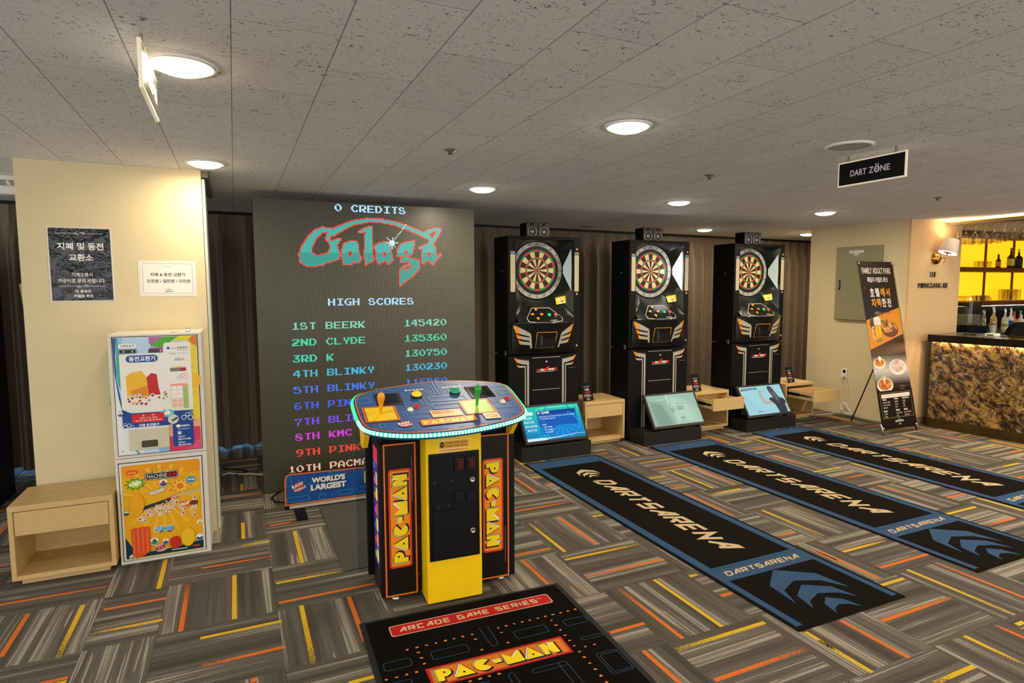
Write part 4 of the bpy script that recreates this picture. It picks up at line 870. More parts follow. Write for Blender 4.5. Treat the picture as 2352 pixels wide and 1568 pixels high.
cv.poly([T(0, .0), T(.3, 0), T(.36, .03), T(.55, .05), T(.85, .1), T(1, .1), T(1, .11), T(.84, .11), T(.5, .07), T(.34, .06), T(.26, .08), T(0, .08)], '#bfe9f2'); cv.text('Phoenix Darts', *T(.02, .025), *T(.15, .055), '#f2f8fa', .01)
cv.build('screen', fr, root)
# face of a woman, washed-out film still
root, cv, fr = monitor(3.712, 'middle', 'monitor showing a pale green close-up of a face, below the middle dart machine')
x0, y0, x1, y1 = cv.b; Wd, Hd = x1-x0, y1-y0; cv.es = .85
def blend(a, b, n, fa, fb):
    A, B_ = lin(a), lin(b)
    for k in range(n):
        t = k/(n-1); c = tuple(round(A[i]*(1-t)+B_[i]*t, 3) for i in range(3)); cv.poly([T(u*(1-t)+u2*t, v*(1-t)+v2*t) for (u, v), (u2, v2) in zip(fa, fb)], c)
cv.rect(x0, y0, x1, y1, '#a3c4ad')
blend('#a3c4ad', '#86a698', 10, [(0, 0), (.46, 0), (.38, .45), (.3, .8), (0, .9)], [(.1, .02), (.36, .02), (.3, .4), (.2, .68), (.06, .72)])
blend('#a3c4ad', '#b9dcc9', 8, [(.33, 1), (.46, .0), (1, 0), (1, .5), (.8, .9), (.5, 1)], [(.42, .85), (.5, .06), (.8, .1), (.82, .4), (.7, .7), (.52, .85)])
blend('#a3c4ad', '#bedccb', 5, [(.08, .84), (.34, .8), (.36, .9)], [(.16, .84), (.33, .83), (.33, .87)])
blend('#a3c4ad', '#c2e2cf', 6, [(.35, .99), (.45, .99), (.46, .68), (.41, .6)], [(.38, .94), (.42, .94), (.43, .72), (.41, .68)])
for k in range(9): cv.line([T(min(1, .40+.06*k+.3*t/9), max(0, min(1, 1-.10*k*t/9-.05*(1-cos(t/3))-.05*t/9*k))) for t in range(10)], .005, ('#a9cab6', '#b6d6c4')[k % 2])
for ex, ey, rx, ry in ((.44, .47, .05, .06), (.62, .53, .065, .055)):
    blend('#a5c6b4', '#8bab9d', 6, [(ex+rx*cos(a)*1.3, ey+ry*sin(a)*1.5) for a in [2*pi*q/16 for q in range(16)]], [(ex+rx*cos(a)*.9, ey+ry*sin(a)*.8) for a in [2*pi*q/16 for q in range(16)]])
    cv.poly([T(ex+rx*.75*cos(2*pi*q/14), ey+ry*.5*sin(2*pi*q/14)) for q in range(14)], '#b8d8c8'); cv.poly([T(ex+.018*cos(2*pi*q/12), ey+.038*sin(2*pi*q/12)) for q in range(12)], '#97b7a6')
    cv.line([T(ex-rx, ey+.0), T(ex-.01, ey+ry*.75), T(ex+rx, ey+.01)], .0025, '#93b3a3')
cv.line([T(.4, .62), T(.46, .61), T(.5, .56)], .006, '#8dac9e'); cv.line([T(.55, .68), T(.64, .7), T(.72, .64)], .006, '#8dac9e')
blend('#b0d0be', '#93b3a5', 5, [(.55, .16), (.63, .13), (.68, .19), (.66, .27), (.58, .26)], [(.59, .17), (.62, .16), (.65, .19), (.64, .22), (.6, .21)])
cv.line([T(.52, .07), T(.6, .085), T(.7, .1)], .005, '#8aa99b')
cv.build('screen', fr, root)
# woman throwing darts, seen from behind
root, cv, fr = monitor(4.95, 'farthest', 'monitor showing a dart thrower seen from behind on pale blue, below the farthest machine')
x0, y0, x1, y1 = cv.b; Wd, Hd = x1-x0, y1-y0; cv.es = .95
cv.rect(x0, y0, x1, y1, '#9cd3dd'); cv.poly([T(.0, 0), T(.35, 0), T(.2, .5), T(0, .8)], '#93cbd8')
cv.poly([T(.03, .86), T(.42, .89), T(.41, .95), T(.03, .95)], '#47727f'); cv.text('PHOENIX DARTS', *T(.07, .885), *T(.36, .925), '#9fc4cc', .02); cv.poly([T(.02, .86), T(.05, .85), T(.08, .9), T(.075, .96), T(.05, .92), T(.035, .95)], '#d04a78')
SK = '#b9ab98'
cv.poly([T(.43, .8), T(.47, .84), T(.5, .82), T(.49, .79), T(.46, .78), T(.475, .68), T(.49, .5), T(.53, .42), T(.66, .44), T(.68, .36), T(.6, .345), T(.5, .335), T(.455, .38), T(.43, .56), T(.415, .72)], SK); cv.poly(ell(*T(.455, .81), .018, .014), SK)
cv.poly([T(.52, .79), T(.55, .765), T(.555, .775), T(.525, .8)], '#26323a')
cv.poly([T(.645, .86), T(.66, .72), T(.70, .64), T(.73, .66), T(.72, .9)], '#c9b6a2')
cv.poly([T(.6, .5), T(.66, .56), T(.74, .54), T(.80, .5), T(.87, .54), T(.96, .47), T(.99, .36), T(.94, .28), T(.945, .1), T(.93, .0), T(.74, .0), T(.73, .12), T(.71, .28), T(.66, .4)], '#343b48')
cv.poly([T(.94, .28), T(.99, .35), T(1, .2), T(1, .02), T(.985, .03), T(.975, .15)], SK)
cv.poly([T(.66, .93), T(.69, .975), T(.74, .97), T(.78, .9), T(.82, .72), T(.86, .56), T(.87, .42), T(.83, .33), T(.77, .38), T(.73, .5), T(.70, .66), T(.665, .8)], '#4b4d59'); cv.poly([T(.76, .8), T(.82, .62), T(.83, .45), T(.79, .42), T(.77, .55), T(.74, .7)], '#6a6b75')
cv.text('Aiming', *T(.24, .075), *T(.36, .125), '#b0283a', .04); cv.text('2016', *T(.375, .08), *T(.455, .115), '#7fb9c4', .02)
cv.build('screen', fr, root)
FELT = mat('#13110e', .95, var=.35, vs_=400, bump=.4, bs=600, spec=.05)
BLUEF, CREAMF = mat('#294a70', .95, var=.2, vs_=400, bump=.3, bs=600), mat('#c3ae86', .95, var=.15, vs_=400)
BLK2 = mat('#15120e', .95, var=.3, vs_=500, spec=.05)
def wings(cv, mt, k=1):
    cv.poly([(0, .0), (.0+.178*k, -.125*k), (.207*k, -.31*k), (.13*k, -.19*k), (0, -.136*k), (-.13*k, -.19*k), (-.185*k, -.314*k), (-.158*k, -.123*k)], '', mt=mt)
    cv.poly([(0, -.184*k), (.125*k, -.262*k), (.157*k, -.39*k), (.1*k, -.32*k), (0, -.282*k), (-.1*k, -.32*k), (-.145*k, -.375*k), (-.115*k, -.256*k)], '', mt=mt)
    cv.poly([(0, -.325*k), (.065*k, -.375*k), (.09*k, -.465*k), (.05*k, -.42*k), (0, -.40*k), (-.05*k, -.42*k), (-.08*k, -.455*k), (-.06*k, -.37*k)], '', mt=mt)
def dart_mat():
    root = empty('dart_mat'); Wm, Lm = .745, 2.89
    mb = MB(); mb.box(0, 0, 0, Wm, Lm, .006, FELT, .002, 1); mb.build('mat_base', root)
    cv = Canvas(.9)
    cv.rect(.02, .6, Wm-.02, Lm-.02, '', mt=BLUEF); cv.poly([(.02, .03), (.06, .03), (.06, .6), (.02, .6)], '', mt=BLUEF); cv.poly([(Wm-.06, .03), (Wm-.02, .03), (Wm-.02, .6), (Wm-.06, .6)], '', mt=BLUEF); cv.rect(.02, .49, Wm-.02, .61, '', mt=BLUEF)
    cv.rect(.075, .64, Wm-.075, Lm-.205, '', mt=BLK2); cv.rect(.02, .614, Wm-.02, .619, '#1d3652')
    cv.at(.372, .49).off(); cv.xf = (1, 0, 0, 1, .372, .487); wings(cv, BLUEF); cv.off()
    cv.xf = (0, -.62, .62, 0, .255, 2.425); 
    cv.at(.372, 2.535, 0, .58); wings(cv, CREAMF, .85); cv.off()
    cv.at(.372, 2.215, -90); cv.strokes('DARTSARENA', .0, -.072, 1.42, .074, .031, '', .34, .2, mt=CREAMF); cv.off()
    cv.strokes('DARTSARENA', .10, .532, .64, .58, .0105, '', .25, .2, mt=CREAMF)
    cv.build('mat_print', up(0, 0, .006), root)
    return root
m0 = dart_mat(); MG = 'long blue and black dart throwing mats'
for i, (x, y, l) in enumerate(((2.255, 1.86, 'long black and blue DARTSARENA mat leading to the nearest dart machine'), (3.612, 1.862, 'long black and blue DARTSARENA mat leading to the middle dart machine'), (4.945, 1.875, 'long black and blue DARTSARENA mat leading to the farthest dart machine'))):
    o = m0 if i == 0 else copy_tree(m0); o.location = (x, y, 0); tag(o, l, 'mat', MG)

# ================================================================ LED score screen
GL = dict(zip('0123456789ABCDEGHIKLMNOPRSTY', '1C26636363321C 0C1C0C0C0C0C3F 3E63071E3C707F 3F060C1E03633E 0E1E36667F0606 7E607E0303633E 1E30607E63633E 7F63060C181818 3C62723C4F433E 3E63633F03063C 1C3663637F6363 7E63637E63637E 1E33606060331E 7C66636363667C 7F60607E60607F 1F30606763331F 6363637F636363 3F0C0C0C0C0C3F 63666C787C6E67 6060606060607F 63777F7F6B6363 63737B7F6F6763 3E63636363633E 7E6363637E6060 7E6363677C6E67 3C66603E03633E 3F0C0C0C0C0C0C 3333331E0C0C0C'.split()))
PT = .00778
def led_screen():
    root = thing('led_score_screen', 'tall dark LED screen listing coloured high scores under a red and teal arcade title', 'LED screen', (.145, 4.889, 0))
    Wd, Hd = 1.722, 2.212
    m, nt, p = new_mat('led_matrix'); tc = node(nt, 'TexCoord').outputs['Object']; sp = node(nt, 'SeparateXYZ'); nt.links.new(tc, sp.inputs[0])
    def dots(ax): return mth(nt, 'SUBTRACT', 1.0, mth(nt, 'MULTIPLY', mth(nt, 'ABSOLUTE', mth(nt, 'SUBTRACT', mth(nt, 'FRACT', mth(nt, 'DIVIDE', sp.outputs[ax], PT)), .5)), 2.0))
    d = mth(nt, 'MULTIPLY', mth(nt, 'GREATER_THAN', dots(0), .42), mth(nt, 'GREATER_THAN', dots(2), .36))
    nt.links.new(mixc(nt, d, lin('#0d0d0b'), lin('#68654f')), p.inputs['Base Color'])
    nt.links.new(mth(nt, 'SUBTRACT', .55, mth(nt, 'MULTIPLY', d, .22)), p.inputs['Roughness'])
    mb = MB(); mb.box(0, 0, .004, Wd, .08, Hd, m); mb.build('led_panel', root)
    mb = MB(); mb.box(.004, .08, .0, Wd-.004, .16, Hd-.02, BLKM, .003)
    mb.build('cabinet', root)
    [MB().box(x, .16, 0, x+.03, .45, .012, BLKM).box(x, .16, .01, x+.03, .2, 1.6, BLKM).build('floor_stand', root) for x in (.03, Wd-.06)]
    V = []; F_ = []; MI = []; mats = []
    def dot(c, r_, col, es):
        mt = mat(col, .5, es=es)
        if mt not in mats: mats.append(mt)
        x, z, h = c*PT, r_*PT, PT*.37; o = len(V)
        V.extend([(x-h, -.0012, z-h), (x+h, -.0012, z-h), (x+h, -.0012, z+h), (x-h, -.0012, z+h)]); F_.append((o, o+1, o+2, o+3)); MI.append(mats.index(mt))
    def word(t, x, z, col, es):
        c0 = round(x/PT); r0 = round(z/PT)
        for ch in t:
            if ch in GL:
                for k in range(7):
                    row = int(GL[ch][2*k:2*k+2], 16)
                    for b in range(7):
                        if row >> (6-b) & 1: dot(c0+b, r0+6-k, col, es)
            c0 += 8
    ES = 1.4
    word('0 CREDITS', .584, 2.145, '#8fc0ff', ES*1.9); word('HIGH SCORES', .515, 1.427, '#9cc6ff', ES*1.5)
    rows = [('1ST BEERK', '145420', '#7fdcc0'), ('2ND CLYDE', '135360', '#3fdcae'), ('3RD K', '130750', '#3be0c4'), ('4TH BLINKY', '130230', '#3cc0ee'), ('5TH BLINKY', '116580', '#3f7bff'),
        ('6TH PINKY', '110470', '#3f5fff'), ('7TH BLINKY', '98240', '#7a50ff'), ('8TH KMC', '96700', '#e03ae8'), ('9TH PINKY', '90120', '#ff4030'), ('10TH PACMAN', '86990', '#ffc0a8')]
    for k, (a, b, c) in enumerate(rows):
        z = 1.243-.1225*k; word(a, .238 if k < 9 else .238-8*PT, z, c, ES); word(b, 1.102+(6-len(b))*8*PT, z, c, ES)
    # title lettering sampled on the LED grid
    A_ = [([(690, 700), (560, 705), (505, 670), (495, 610), (520, 540), (580, 450), (640, 390), (700, 368), (760, 372), (790, 400), (760, 440), (750, 480), (790, 480), (850, 462), (812, 520), (838, 600), (830, 640), (760, 665), (700, 680)], 1), ([(600, 595), (600, 540), (640, 460), (690, 412), (742, 400), (725, 468), (752, 500), (765, 545), (740, 590), (690, 612), (630, 612)], 0),
        ([(770, 385), (860, 345), (960, 305), (1080, 283), (1200, 283), (1340, 305), (1470, 345), (1600, 400), (1680, 450), (1670, 470), (1580, 425), (1450, 370), (1330, 330), (1200, 310), (1080, 312), (970, 335), (860, 390), (780, 440)], 1),
        ([(1600, 400), (1650, 378), (1710, 358), (1768, 355), (1772, 380), (1740, 440), (1700, 500), (1680, 510), (1660, 460)], 1), ([(1652, 418), (1700, 385), (1738, 375), (1725, 405), (1690, 455)], 0),
        ([(855, 570), (880, 510), (930, 490), (980, 490), (1000, 520), (1005, 610), (1025, 640), (990, 685), (960, 655), (940, 690), (870, 690), (860, 640)], 1), ([(905, 580), (940, 575), (950, 612), (915, 622)], 0),
        ([(1000, 405), (1060, 370), (1120, 350), (1122, 420), (1122, 600), (1135, 655), (1060, 695), (1055, 600), (1068, 400)], 1),
        ([(1140, 540), (1190, 500), (1260, 490), (1292, 520), (1300, 630), (1315, 650), (1270, 695), (1240, 655), (1180, 690), (1160, 640), (1165, 570)], 1), ([(1215, 585), (1250, 578), (1258, 615), (1225, 624)], 0),
        ([(1360, 560), (1390, 510), (1450, 490), (1520, 480), (1500, 560), (1490, 600), (1440, 625), (1500, 650), (1560, 660), (1562, 730), (1500, 800), (1375, 890), (1370, 770), (1400, 720), (1470, 690), (1450, 665), (1390, 680), (1380, 650), (1420, 625), (1360, 620)], 1), ([(1412, 580), (1452, 562), (1448, 600), (1420, 605)], 0), ([(1425, 765), (1420, 725), (1478, 695), (1488, 722)], 0),
        ([(1535, 545), (1590, 530), (1640, 505), (1690, 505), (1722, 540), (1725, 620), (1780, 600), (1690, 695), (1650, 655), (1590, 690), (1585, 600), (1600, 550)], 1), ([(1635, 585), (1668, 578), (1674, 615), (1642, 626)], 0), ([(1660, 455), (1692, 455), (1690, 520), (1650, 520)], 1)]
    def inside(p, x, y):
        c = False
        for i in range(len(p)):
            (xa, ya), (xb, yb) = p[i-1], p[i]
            if (ya > y) != (yb > y) and x < (xb-xa)*(y-ya)/(yb-ya)+xa: c = not c
        return c
    on = {}
    for c in range(int(.27/PT), int(1.47/PT)):
        for r_ in range(int(1.53/PT), int(2.13/PT)):
            u, z = c*PT, r_*PT; X = 475+(u-.293)/.000873; Y = 600-(z-1.812-.000016*(X-475))/.00086; f = 0
            for poly, k in A_:
                if inside(poly, X, Y): f = k
            if f: on[(c, r_)] = Y
    for (c, r_), Y in on.items(): dot(c, r_, '#36cfc4' if Y < 590 else '#1fb3a8', 1.15)
    rim = set()
    for (c, r_) in on:
        for dx, dy in ((1, 0), (-1, 0), (0, 1), (0, -1), (1, 1), (-1, -1), (1, -1), (-1, 1)):
            q = (c+dx, r_+dy)
            if q not in on: rim.add(q)
    for c, r_ in rim: dot(c, r_, '#ff3a34', 1.4)
    cs, rs = round(1.02/PT), round(1.915/PT); star = set()
    for k in range(-3, 4):
        for j in range(-3, 4):
            if k*k+j*j <= 8: star.add((cs+k, rs+j))
    for dx, dy, n in ((1, 1.25, 16), (-1, 1, 6), (1, 0, 7), (-1, 0, 6), (0, -1, 7), (.7, -.9, 6), (-.8, -.8, 5), (.2, 1, 6)):
        for k in range(n): star.add((round(cs+dx*k), round(rs+dy*k)))
    for c, r_ in star: dot(c, r_, '#b6d6ff', 2.4)
    me = bpy.data.meshes.new('led_text'); me.from_pydata(V, [], F_)
    for m_ in mats: me.materials.append(m_)
    me.polygons.foreach_set('material_index', MI); me.update(); link('lit_leds', me, root)
led_screen()

# marquee board on its foot in front of the screen
BLUEP, LBL = '#1f4f96', '#3f8fc6'
root = thing('marquee_board', "low blue board reading WORLD'S LARGEST on a black foot below the LED screen", 'sign', (.262, 4.45, 0))
mb = MB(); mb.prism([(.94, .03), (.94, .24), (.03, .262), (.008, .245), (0, .215), (0, .03)], -.0, .02, BLKM, 'y'); mb.build('board', root)
cv = Canvas(.3)
cv.poly([(.94, .032), (.94, .238), (.03, .26), (.009, .244), (.002, .215), (.002, .032)], '#e0701c'); cv.poly([(.94, .042), (.94, .229), (.033, .25), (.017, .238), (.012, .212), (.012, .042)], BLUEP)
for x0, y0, x1, y1, r_ in ((-.02, .17, .05, .3, .02), (.012, .055, .17, .09, .017), (.23, .03, .28, .085, .022), (.17, .155, .33, .19, .016), (.36, .06, .47, .095, .016), (.3, .215, .43, .26, .015), (.5, .06, .6, .1, .016), (.62, .06, .75, .1, .016), (.78, .06, .9, .1, .016), (.6, .14, .9, .2, .02)):
    x0 = max(x0, .014); y1 = min(y1, .247-(x1)*.02); y0 = max(y0, .044)
    cv.frame(x0, y0, min(x1, .938), y1, .0032, LBL, r_)
for x, y in ((.17, .12), (.16, .07), (.32, .07), (.33, .12), (.1, .2)): cv.disc(x, y, .004, LBL)
cv.disc(.098, .158, .036, '#c42a22'); cv.at(.098, .158, 20).text('RAW', -.045, -.0, .04, .032, '#14100e', .08).text('RAW', -.043, .002, .038, .03, '#ece6da', .04).text('THRILLS', -.042, -.026, .045, -.004, '#14100e', .09).text('THRILLS', -.04, -.024, .043, -.006, '#ece6da', .04).off()
for t_, a, b, c, d in (("WORLD'S", .185, .172, .418, .214), ('LARGEST', .178, .118, .425, .162)): cv.text(t_, a+.004, b-.004, c+.004, d-.004, '#0c1c3c', .09); cv.text(t_, a, b, c, d, '#e9e4d8', .06)
cv.at(.56, .12).pacword(0, 0, .34, .09).off()
cv.build('board_print', front(0, 0, 0), root)
mb = MB(); mb.box(.03, -.012, .012, .93, -.001, .03, mat('#b9b5a8', .5, var=.25, vs_=200)); mb.build('label_strip', root)
MB().box(0, -.004, .0121, .94, .03, .03, BLKM).build('bottom_rail', root)
[MB().box(x, -.24, 0, x+.07, .03, .012, BLKM).build('foot', root) for x in (.06, .75)]
mb = MB(); mb.box(.49, 3.327, 0, 1.5, 4.42, .008, mat('#4c4a44', .95, var=.4, vs_=300, bump=.5, bs=500), .002, 1)
tag(mb.build('floor_mat'), 'plain dark grey floor mat between the arcade cabinet and the LED screen', 'mat')

# ================================================================ arcade cabinet
YEL = mat('#efc30e', .38, var=.03); CABK = mat('#0c0907', .5, var=.15, vs_=50, spec=.2)
def arcade():
    root = thing('arcade_cabinet', 'two-player arcade cabinet with yellow front and green-lit blue control deck', 'arcade cabinet', (.95, 2.885, 0), R(-3))
    MB().box(-.345, 0, .022, -.148, .27, .80, CABK, .004).build('side_column', root); MB().box(.143, 0, .022, .36, .27, .80, CABK, .004).build('side_column', root); MB().box(-.15, .03, .022, .145, .27, .80, CABK).build('core', root)
    mb = MB(); mb.box(-.141, -.111, .008, .139, .04, .90, YEL, .003); col = mb.build('coin_column', root)
    [MB().prism([(0.005, .80), (.262, .80), (.262, .975), (.03, .92), (-.02, .905)], a, b, CABK, 'x').build('neck', root) for a, b in ((-.335, -.142), (.14, .35))]
    for s in (-1, 1):
        for v in (-.02,): MB().prism([(v-.02, .80), (v+.04, .80), (v+.10, .935), (v-.10, .885), (v-.095, .872)], (-.415 if s < 0 else .325)-.012, (-.415 if s < 0 else .325)+.012, YEL, 'x').build('deck_bracket', root)
    for nm, x, y in (('a', -.27, .03), ('b', .29, .04), ('c', -.27, .23), ('d', .29, .23)):
        mb = MB(); mb.lathe([(.022, 0), (.024, .005), (.012, .012), (.008, .024)], STEEL, 18, M=Matrix.Translation((x, y, 0))); mb.build('foot', root)
    # printed fronts of the two side columns
    def art(x0, x1, flip):
        cv = Canvas(.35)
        cv.rect(x0, .024, x1, .796, '#e8701a'); cv.rect(x0+.007, .031, x1-.007, .789, '#2a1c12'); cv.rect(x0+.011, .035, x1-.011, .785, '#15100c')
        cx = (x0+x1)/2+(-.002 if not flip else .0); cv.rect(cx-.056, .168, cx+.056, .668, '#de3a1a', .014); cv.rect(cx-.049, .175, cx+.049, .661, '#2a1009', .010); cv.rect(cx-.0475, .1765, cx+.0475, .6595, '#ee8a1c', .009)
        cv.rect(x1-.022, .5 if not flip else .1, x1-.020, .72 if not flip else .3, '#8d8578')
        if not flip: cv.at(cx+.037, .195, 90).pacword(0, 0, .445, .072).off()
        else: cv.at(cx-.037, .645, -90).pacword(0, 0, .445, .072).off()
        return cv
    art(-.326, -.166, False).build('column_art', front(0, 0, 0), root)
    art(.150, .327, True).build('column_art', front(0, 0, 0), root)
    for z in (.773, .59, .354, .116): MB().lathe([(.006, 0), (.004, .003)], mat('#4a3a26', .4, .5), 10, M=aim((-.156, 0, z), (0, -1, 0))).build('bolt', root)
    # lit art strip and clear guard on the left flank
    cv = Canvas(.3, es=.9)
    cv.rect(.05, .05, .2, .78, '#1c1226', es=.0); cv.rect(.06, .15, .19, .76, '#3a2a8a'); cv.rect(.06, .68, .19, .76, '#d0304a')
    for k, c in enumerate(('#f2d41c', '#f08a1c', '#f2d41c', '#e84a2a', '#f2d41c', '#f0b41c')): cv.rect(.075, .17+.08*k, .125, .235+.08*k, c, .01); 
    for k, c in enumerate(('#6fd82a', '#e8442a', '#2a6af0', '#b04af0', '#f0902a', '#b06af0', '#2a8af0')): cv.disc(.16, .19+.078*k, .018, c)
    cv.build('lit_side_art', ((-.345, 0, 0), (0, 1, 0), (0, 0, 1), (-1, 0, 0)), root)
    MB().box(-.372, .265, .03, -.345, .30, .80, BLK, .003).build('rear_post', root); MB().box(-.345, .27, .03, .36, .30, .80, CABK).build('rear_panel', root)
    mb = MB(); mb.box(-.425, .268, .05, -.372, .272, .80, glass_mat('#e8f0f0', .05, .35)); mb.build('clear_guard', root)
    # coin door
    mb = MB(); mb.box(-.129, -.1165, .221, .127, -.108, .756, mat('#070706', .4, var=.2, vs_=90, spec=.25), .004); cd = mb.build('coin_door', root)
    DLM = mat('#090908', .5, var=.25, vs_=120, bump=.15, spec=.2); MB().box(-.114, -.121, .479, .112, -.1165, .738, DLM, .0015).build('door_leaf', cd); MB().box(-.112, -.121, .233, .116, -.1165, .470, DLM, .0015).build('door_leaf', cd)
    for x in (-.004, .054):
        mb = MB(); mb.box(x, -.132, .664, x+.051, -.121, .726, mat('#2b2a27', .3, .6), .004); mb.box(x+.006, -.1335, .672, x+.011, -.131, .716, mat('#020202', .3)); c = mb.build('coin_mech', cd)
        mb = MB(); mb.box(x+.018, -.1345, .675, x+.043, -.131, .715, mat('#4a100c', .25, es=.25), .002); mb.build('reject_button', c)
        mb = MB(); mb.box(x, -.130, .504, x+.051, -.121, .559, mat('#1d1c1a', .35, .4), .003); mb.box(x+.008, -.1308, .512, x+.043, -.1298, .552, mat('#020202', .6)); mb.build('coin_return', cd)
    for z in (.612, .354):
        mb = MB(); mb.lathe([(.0135, 0), (.0135, .006), (.010, .008), (.009, .006), (.004, .006)], STEEL, 20, M=aim((.088, -.121, z), (0, -1, 0))); mb.build('lock', cd)
    for x, z in ((-.104, .616), (-.016, .617), (-.085, .492), (-.033, .494)): MB().lathe([(.005, 0), (.004, .003)], mat('#6d6c68', .3, .8), 10, M=aim((x, -.121, z), (0, -1, 0))).build('rivet', cd)
    MB().box(-.104, -.1218, .614, -.016, -.121, .6155, mat('#3a3936', .3, .8)).build('hinge_line', cd)
    cv = Canvas(.4); cv.rect(-.08, .7585, .078, .816, '#e9dcb8'); cv.rect(-.077, .776, .075, .813, '#dba02a'); cv.rect(-.077, .761, .075, .773, '#dba02a')
    cv.poly(ell(-.06, .795, .011, .015), '#2a2018'); cv.poly(ell(-.064, .797, .003, .003), '#dba02a'); cv.poly(ell(-.056, .797, .003, .003), '#dba02a'); cv.poly([(-.065, .788), (-.055, .788), (-.06, .784)], '#dba02a')
    cv.text('1인용플 1,000원 (500X2)', -.044, .797, .068, .808, '#2a2018', .02); cv.text('2인용플 2,000원 (500X4)', -.044, .781, .068, .792, '#2a2018', .02); cv.text('500원 주화만 넣어주세요', -.04, .764, .04, .770, '#7d7340', .0)
    cv.build('price_label', front(0, -.111, 0), col)
    # control deck on a tilted plane
    O = Vector((-.005, -.2545, .895)); V = Vector((0, 1, .25)).normalized(); Nn = Vector((0, -.25, 1)).normalized(); U = Vector((1, 0, 0))
    out0 = [(-.443, .416), (-.429, .456), (-.403, .497), (-.312, .544), (-.172, .584), (-.028, .606), (.088, .606), (.204, .589), (.335, .55), (.392, .518), (.410, .467), (.404, .329), (.398, .211), (.385, .14), (.36, .105), (.3, .066), (.155, .024), (.024, .002), (-.097, -.003), (-.211, .004), (-.319, .031), (-.387, .067), (-.426, .103), (-.441, .158), (-.446, .249), (-.447, .346)]
    def chaikin(p, k=2):
        for _ in range(k): p = [q for i in range(len(p)) for q in ((.75*p[i-1][0]+.25*p[i][0], .75*p[i-1][1]+.25*p[i][1]), (.25*p[i-1][0]+.75*p[i][0], .25*p[i-1][1]+.75*p[i][1]))]
        return p
    out = chaikin(out0); ctr = (-.018, .30)
    ins = lambda d: [(x+(ctr[0]-x)*d/max(.01, sqrt((ctr[0]-x)**2+(ctr[1]-y)**2)), y+(ctr[1]-y)*d/max(.01, sqrt((ctr[0]-x)**2+(ctr[1]-y)**2))) for x, y in out]
    P = lambda u, v, h=0: O+U*u+V*v+Nn*h
    mb = MB(); n = len(out); body = ins(.006)
    vs_ = [P(x, y, -.034) for x, y in body]+[P(x, y, 0) for x, y in body]
    mb.add(vs_, [list(range(n, 2*n)), list(range(n))[::-1]]+[(i, (i+1) % n, n+(i+1) % n, n+i) for i in range(n)], mat('#1c3a6b', .4)); deck = mb.build('control_deck', root)
    # LED edge: white diodes in a green tube
    gm, wm = mat('#25d873', .4, es=3.0), mat('#b8ffdc', .4, es=4.5)
    mb = MB(); ln = 0; pts = [P(x, y, -.012) for x, y in out]; dense = []
    for i in range(n):
        a, b = pts[i], pts[(i+1) % n]; k = max(1, round((b-a).length/.0085))
        dense += [a.lerp(b, t/k) for t in range(k)]
    N2 = len(dense); r_ = .0085; rings = []
    for i, p in enumerate(dense):
        t = (dense[(i+1) % N2]-dense[i-1]).normalized(); u_ = Nn; w_ = t.cross(u_).normalized()
        rings.append([p+(w_*cos(2*pi*q/8)+u_*sin(2*pi*q/8))*r_ for q in range(8)])
    allv = [v for r__ in rings for v in r__]; ff = {0: [], 1: []}
    for i in range(N2):
        j = (i+1) % N2; front_half = dense[i].y < O.y+.18
        for q in range(8): ff[1 if (i % 2 == 0 and front_half and q in (6, 7, 0, 1, 2, 3, 4, 5)) else 0].append((i*8+q, i*8+(q+1) % 8, j*8+(q+1) % 8, j*8+q))
    mb.add(allv, ff[0], gm, True); o = len(mb.v); mb.add(allv, ff[1], wm, True); mb.build('led_edge_strip', deck)
    cv = Canvas(.42, spec=.3); cv.step = 3e-4
    cv.poly(ins(.008), '#2c1a10'); cv.poly(ins(.012), '#d9622a'); cv.poly(ins(.02), '#2a160e'); cv.poly(ins(.0225), '#2f5696')
    rnd = random.Random(4)
    for k in range(90):
        a = rnd.random()*6.28; q = rnd.random()**.5; cv.disc(ctr[0]+.38*q*cos(a), ctr[1]+.27*q*sin(a), .0011, '#5f86be', n=6)
    def mz(x0, y0, x1, y1, r_=.012): cv.frame(x0, y0, x1, y1, .0035, '#4f8fc0', r_)
    for b in ((-.26, .505, -.15, .54), (-.13, .505, -.02, .54), (.055, .515, .135, .55), (.16, .52, .26, .555), (-.07, .33, .13, .39), (-.065, .335, .125, .385), (-.07, .24, .08, .30), (-.065, .245, .075, .295), (-.43, .36, -.35, .43), (-.42, .37, -.36, .42), (-.42, .45, -.34, .475),
        (.315, .36, .385, .43), (.325, .37, .375, .42), (.31, .46, .385, .485), (-.12, .3, -.09, .42), (-.2, .20, -.1, .22), (-.23, .17, -.21, .24), (-.19, .155, -.12, .175), (-.3, .05, -.2, .065), (.25, .2, .33, .215), (.27, .12, .32, .14), (.12, .045, .2, .06), (-.14, .03, -.05, .05), (.0, .03, .08, .05), (-.36, .08, -.33, .13), (.34, .2, .36, .26), (-.02, .42, .0, .60), (.0, .42, .02, .6), (-.31, .49, -.28, .54), (-.15, .43, -.05, .46), (.03, .43, .06, .48), (.24, .27, .28, .33)):
        mz(*b)
    cv.line([(-.245, .33), (-.2, .33), (-.2, .26)], .0035, '#4f8fc0'); cv.line([(.33, .33), (.36, .33), (.36, .28)], .0035, '#4f8fc0')
    for (x0, x1, fill) in ((-.411, -.25, '#e8c60e'), (.07, .234, '#a9d56a')):
        cv.rect(x0, .148, x1, .318, '#e0642c', .014); cv.rect(x0+.009, .157, x1-.009, .309, '#2a1a12', .004); cv.rect(x0+.012, .160, x1-.012, .306, fill)
    cv.text('START', -.168, .478, -.063, .496, '#e6e0d2', .05); cv.text('START', .036, .485, .144, .503, '#e6e0d2', .05)
